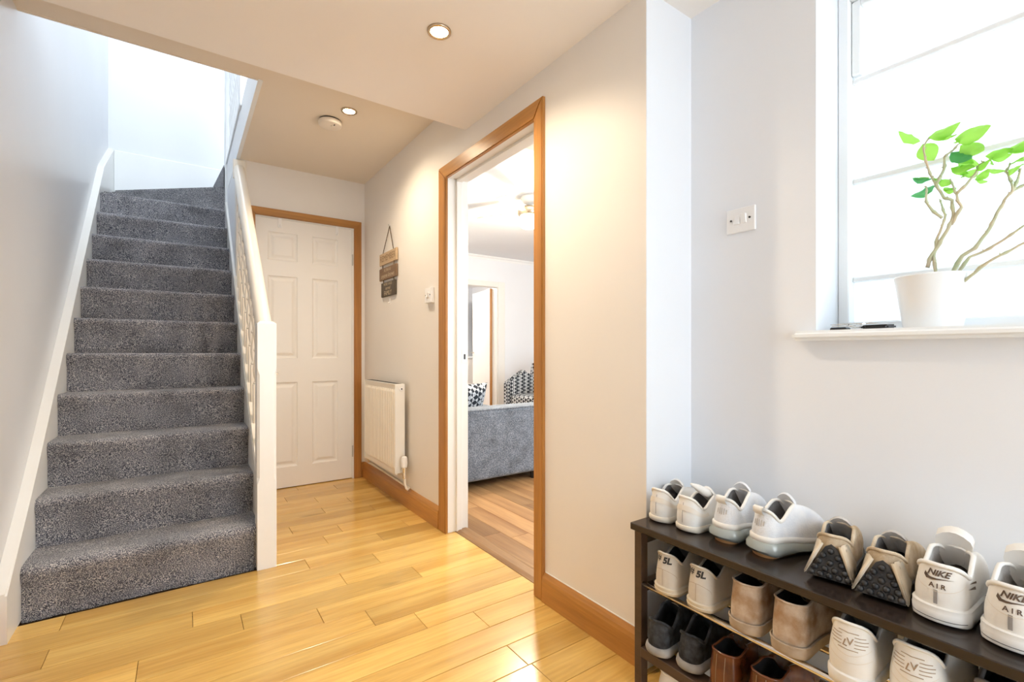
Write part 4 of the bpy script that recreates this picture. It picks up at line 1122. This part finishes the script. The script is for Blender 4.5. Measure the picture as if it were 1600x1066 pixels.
# D: chunky white basketball trainers
PD = dict(L=.268, wh=.082, wb=.096, st=.036, stt=.030, zh=.112, zd=.088, zt=.118, zv=.072, rim=.0045, ow=.86, tongue_up=.034, tongue_w=.062, tongue_t=.016, tongue_back=.006, bul=.004,
          sole_levels=[(0, -.002), (.1, .003), (.62, .0045), (.66, .0035), (.94, .0035), (1, .0005)])
MD = dict(upper='s_white', lining='s_linep', collar='s_white', sole='s_solew', tongue='s_white', laces='s_white')
SWOOSH = [(-.019, .004), (-.021, -.003), (-.017, -.0085), (-.008, -.0085), (.006, -.0055), (.024, -.003), (.006, -.0035), (-.008, -.0045), (-.014, -.0035), (-.0165, .0)]
def ex_d(t, made, bvh, p, fn, side):
    part(t, 'lettering', wrap(text_mesh('NIKE', .0150, .35, .0005), bvh, .0965), 's_dkprint')
    me = flat([[SWOOSH[i] for i in (0, 1, 2, 9)], [SWOOSH[i] for i in (2, 3, 8, 9)], [SWOOSH[i] for i in (3, 4, 7, 8)], [SWOOSH[i] for i in (4, 5, 6, 7)]])
    part(t, 'tick_mark', wrap(me, bvh, .0915), 's_dkprint')
    part(t, 'lettering', wrap(text_mesh('A I R', .0120, 0, .0003), bvh, .0735), 's_dkprint')
    part(t, 'heel_stripe', wrap(flat(strip(-.005, .001, .040, .066, 2)), bvh, 0), 's_grey')
    sb = BVHTree.FromObject(made['sole'], bpy.context.evaluated_depsgraph_get())
    part(t, 'sole_line', wrap(flat(strip(-.041, .041, .0125, .0137, 24)), sb, 0), 's_print')
    # stitched heel counter line and dark side ticks
    arc = []
    for i in range(16):
        a0, a1 = math.pi * i / 16, math.pi * (i + 1) / 16
        arc.append([(-.036 * math.cos(a0), .082 - .018 * math.sin(a0)), (-.036 * math.cos(a1), .082 - .018 * math.sin(a1)), (-.036 * math.cos(a1), .0812 - .018 * math.sin(a1)), (-.036 * math.cos(a0), .0812 - .018 * math.sin(a0))])
    part(t, 'stitch_line', wrap(flat(arc), bvh, 0), 's_sole')
    sy = fn['foot']
    for sgn in (-1, 1):
        bm = bmesh.new()
        for (x0, x1, z0, z1, h) in ((.030, .075, .074, .066, .003), (.042, .085, .080, .074, .002)):
            def onside(x, z):
                hit, nr, _, _ = bvh.ray_cast(Vector((x, sgn * .2, z)), Vector((0, -sgn, 0)))
                return (hit if hit else Vector((x, sgn * .04, z))) + Vector((0, sgn * .0012, 0))
            n = 6
            for i in range(n):
                u0, u1 = i / n, (i + 1) / n; xa, xb = x0 + (x1 - x0) * u0, x0 + (x1 - x0) * u1; za, zb = z0 + (z1 - z0) * u0, z0 + (z1 - z0) * u1
                bm.faces.new([bm.verts.new(onside(*q)) for q in ((xa, za - h * u0), (xb, zb - h * u1), (xb, zb + h * u1), (xa, za + h * u0))])
        part(t, 'side_tick', bm, 's_dkprint')
GD = 'chunky white trainers with printed heels'
make_shoe('chunky_trainer', 'chunky white trainer with dark heel lettering, beside beige knobbly-soled trainers', GD, PD, MD, (1.182, .275, TOP), 0, 1, ex_d)
make_shoe('chunky_trainer', 'chunky white trainer with dark heel lettering, at the far end from the wall corner', GD, PD, MD, (1.175, .174, TOP), 0, -1, ex_d)

# E: stone grey trainers with printed heels on the tube shelf
Z2 = TZ + .0075
PE = dict(L=.258, wh=.074, wb=.094, st=.026, zh=.118, zd=.086, zt=.108, zv=.066, rim=.0035, ow=.86, tongue_up=.012, bul=.004, sole_levels=[(0, -.003), (.12, .002), (.45, .004), (.52, .0025), (.9, .0035), (1, .0)])
ME = dict(upper='s_stone', lining='s_linek', collar='s_stone', sole='s_stonesole', tongue='s_line', laces='s_stone')
def ex_e(t, made, bvh, p, fn, side):
    part(t, 'lettering', wrap(text_mesh('#', .023, .15, .0004), bvh, .102, .0165), 's_print')
    part(t, 'lettering', wrap(text_mesh('5L', .023, .15, .0012), bvh, .099, -.0095), 's_print')
    arc = []
    for i in range(14):
        a0, a1 = math.pi * i / 14, math.pi * (i + 1) / 14
        f = lambda a, d: (-.034 * math.cos(a), .052 + .022 * math.sin(a) + d)
        arc.append([f(a0, 0), f(a1, 0), f(a1, .0009), f(a0, .0009)])
    part(t, 'stitch_line', wrap(flat(arc + strip(-.0005, .0005, .03, .074, 1)), bvh, 0), 's_taupe')
GE = 'stone grey trainers with printed heels'
make_shoe('printed_trainer', 'stone grey trainer with black printed heel, next to the rack end leg', GE, PE, ME, (1.118, .855, Z2), 4, 1, ex_e)
make_shoe('printed_trainer', 'stone grey trainer with black printed heel, beside tan suede shoes', GE, PE, ME, (1.122, .752, Z2), 2, -1, ex_e)

# F: tan suede ankle shoes
PF = dict(L=.262, wh=.078, wb=.096, st=.030, zh=.121, zd=.119, zt=.122, zv=.075, rim=.0028, ow=.88, bul=.002, tongue=False, laces=False, o1=.58)
MF = dict(upper='s_suede', lining='s_linek', collar='s_suede', sole='s_suedesole')
def ex_f(t, made, bvh, p, fn, side):
    def welt(a):
        x, y, s = fn['foot'](a, .002); x2, y2, _ = fn['foot'](a, .0045); zz = .030 - .0045 * smoothstep(.1, .7, s) + .012 * smoothstep(.72, 1, s)
        return [Vector((x, y, zz - .003)), Vector((x2, y2, zz - .002)), Vector((x2, y2, zz + .002)), Vector((x, y, zz + .003))]
    part(t, 'welt', fn['skin'](fn['ring'](welt)), 's_suedesole')
GF = 'tan suede ankle shoes on the tube shelf'
make_shoe('suede_shoe', 'worn tan suede ankle shoe on tube shelf, beside stone grey trainers', GF, PF, MF, (1.122, .627, Z2), 4, 1, ex_f)
make_shoe('suede_shoe', 'worn tan suede ankle shoe on tube shelf, beside pale monogram trainers', GF, PF, MF, (1.120, .523, Z2), 4, -1, ex_f)

# G: pale monogram trainers
PG = dict(L=.262, wh=.082, wb=.100, st=.034, zh=.136, zd=.098, zt=.112, zv=.070, rim=.0035, ow=.86, tongue_up=.014, bul=.006, ad=.34)
MG = dict(upper='s_white', lining='s_line', collar='s_white', sole='s_solew', tongue='s_linep', laces='s_white')
def ex_g(t, made, bvh, p, fn, side):
    ls = []
    for i, z in enumerate((.118, .1115, .105, .0985, .092, .0855)):
        hw = .018 + .014 * math.sin(math.pi * (i + .6) / 6.2); gap = .0 if i in (0, 5) else .011
        for a, b in (((-hw, -gap) if gap else (-hw * .8, hw * .8)), ((gap, hw) if gap else (0, 0))):
            if b > a: ls += strip(a, b, z, z + .0014, 4)
    part(t, 'heel_lines', wrap(flat(ls), bvh, 0), 's_taupe')
    part(t, 'monogram', wrap(text_mesh('L', .019, .3, .0002), bvh, .0975, .006), 's_taupe')
    part(t, 'monogram', wrap(text_mesh('V', .019, 0, .0002), bvh, .1015, -.004), 's_taupe')
    arc = []
    for k, (bz, amp) in enumerate(((.074, .018), (.060, .012))):
        for i in range(12):
            u0, u1 = -1 + i / 6, -1 + (i + 1) / 6; f = lambda u: bz + amp * u * u
            arc.append([(.038 * u0, f(u0)), (.038 * u1, f(u1)), (.038 * u1, f(u1) + .0009), (.038 * u0, f(u0) + .0009)])
    part(t, 'stitch_line', wrap(flat(arc), bvh, 0), 's_sole')
GG = 'pale trainers with monogrammed heels'
make_shoe('monogram_trainer', 'pale trainer with lined monogram heel, beside tan suede shoes', GG, PG, MG, (1.112, .398, Z2), 4, 1, ex_g)
make_shoe('monogram_trainer', 'pale trainer with lined monogram heel, beside dark grey runners', GG, PG, MG, (1.122, .298, Z2), 0, -1, ex_g)

# H: dark grey runners at the end of the tube shelf
PH = dict(L=.255, wh=.074, wb=.094, st=.03, zh=.112, zd=.084, zt=.104, zv=.066, rim=.0035, tongue_up=.014)
MH = dict(upper='s_greysole', lining='s_linek', collar='s_line', sole='s_solew', tongue='s_line', laces='s_white')
GH = 'dark grey runners on the tube shelf'
def ex_h(t, made, bvh, p, fn, side):
    part(t, 'heel_patch', wrap(flat(strip(-.018, .018, .045, .095, 6)), bvh, 0), 's_line')
make_shoe('runner', 'dark grey runner on tube shelf, beside pale monogram trainers', None, PH, MH, (1.150, .190, Z2), 0, 1, ex_h)

# I: black mesh runners on the bottom shelf
Z3 = .1345
PI_ = dict(L=.258, wh=.070, wb=.092, st=.030, zh=.102, zd=.076, zt=.112, zv=.064, rim=.0045, ow=.86, tongue_up=.016, bul=.003, sole_levels=[(0, -.004), (.15, .003), (.5, .006), (.9, .003), (1, -.001)])
MI = dict(upper='s_black', lining='s_linek', collar='s_black', sole='s_greysole', tongue='s_black', laces='s_line')
def ex_i(t, made, bvh, p, fn, side):
    part(t, 'heel_tab', wrap(flat(strip(-.005, .005, .040, .094, 3)), bvh, 0), 's_black')
GI = 'black mesh runners on the bottom shelf'
make_shoe('black_runner', 'black mesh runner with scuffed grey sole, next to the rack end leg', GI, PI_, MI, (1.118, .884, Z3), 8, 1, ex_i)
make_shoe('black_runner', 'black mesh runner with scuffed grey sole, beside brown leather shoes', GI, PI_, MI, (1.135, .792, Z3), 6, -1, ex_i)

# J: chestnut leather shoes with seamed heels
PJ = dict(L=.262, wh=.076, wb=.094, st=.026, zh=.116, zd=.110, zt=.114, zv=.072, rim=.003, ow=.88, tongue=False, laces=False, bul=.004, o1=.56)
MJ = dict(upper='s_brown', lining='s_linek', collar='s_brown', sole='s_brownsole')
def ex_j(t, made, bvh, p, fn, side):
    part(t, 'stitched_seam', wrap(flat([q for x in (-.011, .011) for q in strip(x - .0006, x + .0006, .03, .110, 1)]), bvh, 0), 's_taupe')
GJ = 'chestnut leather shoes on the bottom shelf'
make_shoe('leather_shoe', 'glossy chestnut leather shoe with seamed heel, beside black runners', GJ, PJ, MJ, (1.115, .680, Z3), 4, 1, ex_j)
make_shoe('leather_shoe', 'glossy chestnut leather shoe with seamed heel, under the second suede shoe', GJ, PJ, MJ, (1.118, .580, Z3), 2, -1, ex_j)
# K: a pale shoe on the floor below
make_shoe('floor_trainer', 'pale trainer on the floor under the rack bottom shelf', None, dict(PA, zh=.088, zd=.066, zt=.084, tongue_up=.006), MA, (1.135, .862, .001), 0, 1)

# ================================================================== LIVING ROOM beyond the doorway
LX1, LY0, LY1, LZ = 6.0, 1.10, 5.75, 2.384
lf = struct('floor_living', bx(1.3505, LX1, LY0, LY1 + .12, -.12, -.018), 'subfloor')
pw = .122
for r in range(14):
    x0 = 1.3525 + r * pw; y = 1.102; k = 0
    while y < 5.1:
        ln_ = .55 + ((r * 37 + k * 53) % 10) / 10 * .9
        if k == 0: ln_ = .3 + ((r * 29) % 10) / 10 * .8
        y2 = min(y + ln_, 5.2)
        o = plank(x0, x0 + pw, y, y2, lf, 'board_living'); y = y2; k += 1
bm = bx(1.3525 + 14 * pw, LX1, LY0, LY1, -.02, 0); o = obj('floor_boards_beyond', bm, 'board_living', lf); o['kind'] = 'stuff'
bm = bx(1.3525, 1.3525 + 14 * pw, 5.2, LY1, -.02, 0); o = obj('floor_boards_beyond', bm, 'board_living', lf); o['kind'] = 'stuff'
OX0, OX1, OZ = 2.96, 3.765, 1.955
struct('wall_living_far', boxes((1.35, OX0, LY1, LY1 + .12, -.02, 2.5), (OX1, LX1 + .1, LY1, LY1 + .12, -.02, 2.5), (OX0, OX1, LY1, LY1 + .12, OZ, 2.5)), 'wall_white')
struct('wall_living_right', bx(LX1, LX1 + .1, LY0, LY1, -.02, 2.5), 'wall_white')
struct('wall_living_left', bx(1.3505, 1.36, 3.96, LY1, -.02, 2.5), 'wall_white')
struct('wall_living_front', boxes((1.35, 2.1, 1.0, LY0, -.02, 2.5), (5.1, LX1 + .1, 1.0, LY0, -.02, 2.5), (2.1, 5.1, 1.0, LY0, -.02, .75), (2.1, 5.1, 1.0, LY0, 2.2, 2.5)), 'wall_white')  # wide gap added out of view to daylight the living room
struct('ceiling_living', bx(1.351, LX1, LY0, LY1, LZ, LZ + .1), 'wall_white')
bm = prism(bmesh.new(), [(0, 0), (-.045, 0), (-.04, -.012), (-.015, -.03), (-.008, -.05), (0, -.05)], lambda p: (1.36, LY1 + p[0], LZ + p[1]), lambda p: (LX1, LY1 + p[0], LZ + p[1]))
struct('trim_coving', bm, 'white_cool')
ka = tag(thing('trim_5', (3.4, LY1, 0)), kind='structure')
for a in ((OX1 - .005, OX1 + .115, LY1 - .02, LY1, 0, OZ + .075), (OX0 - .115, OX0 + .005, LY1 - .02, LY1, 0, OZ + .075), (OX0 + .005, OX1 - .005, LY1 - .02, LY1, OZ - .005, OZ + .075)):
    keep(obj('architrave', bx(*a, bev=.006), 'white'), ka)
keep(obj('door_lining', bx(OX1 - .02, OX1 - .0005, LY1 - .003, LY1 + .125, 0, OZ), 'white'), ka)
skirting_l = bx(OX1 + .116, LX1, LY1 - .018, LY1 - .0005, 0, .12); struct('baseboard_living', skirting_l, 'white')

# kitchen beyond
struct('floor_kitchen', bx(1.9, 5.2, LY1 + .12, 8.9, -.12, 0), 'board_living')
struct('ceiling_kitchen', bx(1.9, 5.2, LY1 + .12, 8.9, LZ, LZ + .1), 'wall_white')
struct('wall_kitchen_far', bx(1.9, 5.2, 8.8, 8.9, -.02, 2.5), 'wall_white')
struct('wall_kitchen_left', bx(1.9, 2.0, LY1 + .12, 8.8, -.02, 2.5), 'wall_white')
struct('wall_kitchen_right', bx(5.1, 5.2, LY1 + .12, 8.8, -.02, 2.5), 'wall_white')
kd = thing('door_2', (OX1 - .02, LY1 + .125, 0), math.radians(79)); kd['kind'] = 'structure'
obj('door_leaf', bx(.0, .76, 0, .036, .006, 1.945), 'door', kd)
obj('door_edge_lipping', bx(-.004, 0, 0, .036, .006, 1.945), 'oak_z', kd)
obj('door_handle', tb([(.71, .036, 1.0), (.71, .08, 1.0), (.60, .085, 1.0)], .009, 8), 'steel', kd)
CY = 8.2
wc = thing('wall_cabinet', (4.2, 8.5, 1.42), 0, 'white kitchen wall cabinet seen through the inner doorway', 'cabinet')
keep(obj('carcass', bx(3.75, 4.75, CY + .25, 8.8, 1.36, 2.1), 'door'), wc)
for a in (3.755, 4.255): keep(obj('cabinet_door', bx(a, a + .49, CY + .23, CY + .25, 1.37, 2.095, bev=.003), 'door'), wc)
keep(obj('open_niche', bx(3.75, 4.75, CY + .26, 8.8, 1.20, 1.36), 'plastic_cream'), wc)
bc = thing('base_cabinet', (4.2, 8.5, 0), 0, 'white kitchen base cabinet under the dark appliance', 'cabinet')
keep(obj('carcass', bx(3.7, 5.05, CY, 8.77, .1, .88), 'door'), bc)
for a in (3.705, 4.16, 4.61): keep(obj('cabinet_door', bx(a, a + .44, CY - .02, CY, .11, .87, bev=.003), 'door'), bc)
keep(obj('plinth', bx(3.7, 5.05, CY + .05, CY + .08, 0, .1), 'dark'), bc)
o = obj('worktop', bx(3.68, 5.08, CY - .03, 8.8, .88, .915, bev=.004), 'white_cool'); tag(o, 'white kitchen worktop on the base cabinets', 'worktop')
cf = thing('coffee_machine', (4.25, 8.4, .915), 0, 'black upright coffee machine on the kitchen worktop', 'appliance')
keep(obj('body', bx(4.12, 4.28, 8.36, 8.66, .955, 1.32, bev=.015), 'dark'), cf)
keep(obj('drip_tray', bx(4.08, 4.40, 8.30, 8.64, .915, .96, bev=.008), 'dark'), cf)
keep(obj('water_tank', bx(4.285, 4.36, 8.42, 8.62, .96, 1.22, bev=.02), 'steel'), cf)
keep(obj('spout', bx(4.16, 4.22, 8.28, 8.37, 1.17, 1.24, bev=.01), 'steel'), cf)
lk = bpy.data.lights.new('kitchen_fill_lamp', 'POINT'); lk.energy = 60; lk.color = (1, .9, .78); lk.shadow_soft_size = .12  # unseen lamp with its fitting, added to brighten the kitchen
lo = bpy.data.objects.new('kitchen_fill_lamp', lk); COL.objects.link(lo); lo.location = (2.9, 7.2, 2.28)
o = obj('added_kitchen_light', lt([(.16, 0), (.16, -.02), (.13, -.05), (.05, -.06)], (2.9, 7.2, LZ), 28), 'globe'); tag(o, 'round lit fitting added out of view to brighten the kitchen', 'ceiling light')

# sofa: its near arm faces the doorway
def soft(bm, x0, x1, y0, y1, z0, z1, r, seg=4): box(bm, x0, x1, y0, y1, z0, z1, bev=r, seg=seg); return bm
sf = thing('sofa', (2.2, 3.9, 0), 0, 'grey woven sofa with flat arms just inside the doorway', 'sofa')
SY0, SY1, SXa, SXb = 2.985, 4.86, 1.50, 2.66
keep(obj('arm', soft(bmesh.new(), SXa, SXb, SY0, SY0 + .22, .062, .592, .03), 'sofa', smooth=False), sf)
keep(obj('arm', soft(bmesh.new(), SXa, SXb, SY1 - .22, SY1, .062, .585, .03), 'sofa'), sf)
keep(obj('seat_base', soft(bmesh.new(), SXa + .02, SXb - .03, SY0 + .21, SY1 - .21, .062, .30, .02), 'sofa'), sf)
keep(obj('backrest', soft(bmesh.new(), SXa, SXa + .24, SY0 + .21, SY1 - .21, .062, .60, .04), 'sofa'), sf)
for a, b in ((SY0 + .225, 3.92), (3.925, SY1 - .225)):
    keep(obj('seat_cushion', soft(bmesh.new(), SXa + .25, SXb, a, b, .30, .46, .045), 'sofa'), sf)
keep(obj('arm_piping', tb([(SXa + .02, SY0 + .004, .585), (SXb - .02, SY0 + .004, .585)], .005, 8), 'sofa'), sf)
for x in (SXa + .06, 2.33, SXb - .06):
    for y in (SY0 + .05, SY1 - .08): keep(obj('leg', lt([(.022, 0), (.028, .066)], (x, y, 0), 14), 'dark'), sf)
def pillow(name, label, c, w, h, d, rx, rz, m, cat='cushion'):
    bm = bmesh.new(); bmesh.ops.create_grid(bm, x_segments=14, y_segments=14, size=.5)
    r = bmesh.ops.extrude_face_region(bm, geom=list(bm.faces))
    topv = {v for v in r['geom'] if isinstance(v, bmesh.types.BMVert)}
    for v in bm.verts:
        u, q = v.co.x * 2, v.co.y * 2
        t = max(0, (1 - u ** 4) * (1 - q ** 4)) ** .6
        k = 1 - .05 * (u * u * (1 - q * q) + q * q * (1 - u * u)) * 0 - .06 * (abs(u) > .9) * (1 - abs(q)) - .06 * (abs(q) > .9) * (1 - abs(u))
        v.co = Vector((u * w / 2 * k, (1 if v in topv else -1) * (d / 2 * t + .003), q * h / 2 * k))
    o = obj(name, bm, m, None, smooth=True); o.location = c; o.rotation_euler = (rx, 0, rz); return tag(o, label, cat)
pillow('scatter_cushion', 'houndstooth scatter cushion leaning over the grey sofa arm', (1.84, 3.33, .615), .42, .32, .13, math.radians(22), .12, 'hound')

# patterned wing armchair
ac = thing('armchair', (3.86, 4.80, 0), math.radians(8), 'black and white houndstooth wing armchair behind the sofa', 'armchair')
obj('seat', soft(bmesh.new(), -.30, .32, -.33, .33, .12, .46, .05), 'hound', ac)
for s in (-1, 1):
    bm = prism(bmesh.new(), [(-.34, .10), (.34, .10), (.36, .62), (.30, .66), (.05, .70), (-.02, .78), (-.20, .66), (-.34, .62)], lambda q: (q[0], s * .33, q[1]), lambda q: (q[0], s * .42, q[1]))
    bmesh.ops.bevel(bm, geom=list(bm.edges), offset=.02, segments=2, affect='EDGES'); obj('arm', bm, 'hound', ac)
bm = bmesh.new(); n = 10; rows = []
for j in range(9):
    z = .40 + j * .075; row = []
    for i in range(n + 1):
        u = -1 + 2 * i / n; lim = 1 if j < 7 else (1 - .10 * (j - 6))
        row.append(bm.verts.new((.22 + .10 * j / 8 - .12 * abs(u) ** 3, u * .40 * lim, z - (.06 * u * u if j > 6 else 0))))
    rows.append(row)
for a, b in zip(rows, rows[1:]):
    for i in range(n): bm.faces.new((a[i], a[i + 1], b[i + 1], b[i]))
r = bmesh.ops.extrude_face_region(bm, geom=list(bm.faces))
for v in r['geom']:
    if isinstance(v, bmesh.types.BMVert): v.co.x += .13
obj('backrest', bm, 'hound', ac, smooth=True)
for x, y in ((-.28, -.32), (-.28, .32), (.3, -.3), (.3, .3)): obj('leg', lt([(.014, 0), (.022, .12)], (x, y, 0), 10), 'dark', ac)

# ceiling fan with lit globe
fx, fy, fz = 2.50, 3.32, LZ
fn_ = thing('ceiling_fan', (fx, fy, fz), 0, 'ceiling fan with pale blades and lit bowl in the living room', 'ceiling fan')
keep(obj('canopy', lt([(.07, 0), (.075, -.02), (.05, -.06), (.015, -.07), (.015, -.10)], (fx, fy, fz), 28), 'white', smooth=True), fn_)
keep(obj('motor', lt([(.03, -.09), (.085, -.10), (.10, -.12), (.10, -.16), (.08, -.18), (.05, -.185)], (fx, fy, fz), 32), 'brass', smooth=True), fn_)
M['blade'] = wood('pale_fan_blade', (.66, .50, .34, 1), (.80, .68, .52, 1), 'X', .4)
for k in range(4):
    a = math.radians(118 + 90 * k); d = Vector((math.cos(a), math.sin(a), 0)); s = Vector((-d.y, d.x, .10)).normalized()
    poly = [(.10, -.018), (.16, -.022), (.20, -.052), (.46, -.062), (.50, -.05), (.515, 0), (.50, .05), (.46, .062), (.20, .052), (.16, .022), (.10, .018)]
    c = Vector((fx, fy, fz - .15))
    bm = prism(bmesh.new(), poly, lambda q: c + d * q[0] + s * q[1], lambda q: c + d * q[0] + s * q[1] + Vector((0, 0, .007)))
    keep(obj('blade', bm, 'blade'), fn_)
keep(obj('globe', lt([(.05, -.185), (.088, -.19), (.098, -.21), (.09, -.245), (.06, -.275), (.02, -.285)], (fx, fy, fz), 32), 'globe', smooth=True), fn_)
l = bpy.data.lights.new('fan_lamp', 'POINT'); l.energy = 45; l.color = (1, .86, .66); l.shadow_soft_size = .1
lo = bpy.data.objects.new('fan_lamp', l); COL.objects.link(lo); lo.location = (fx, fy, fz - .40)
keep(lo, fn_)
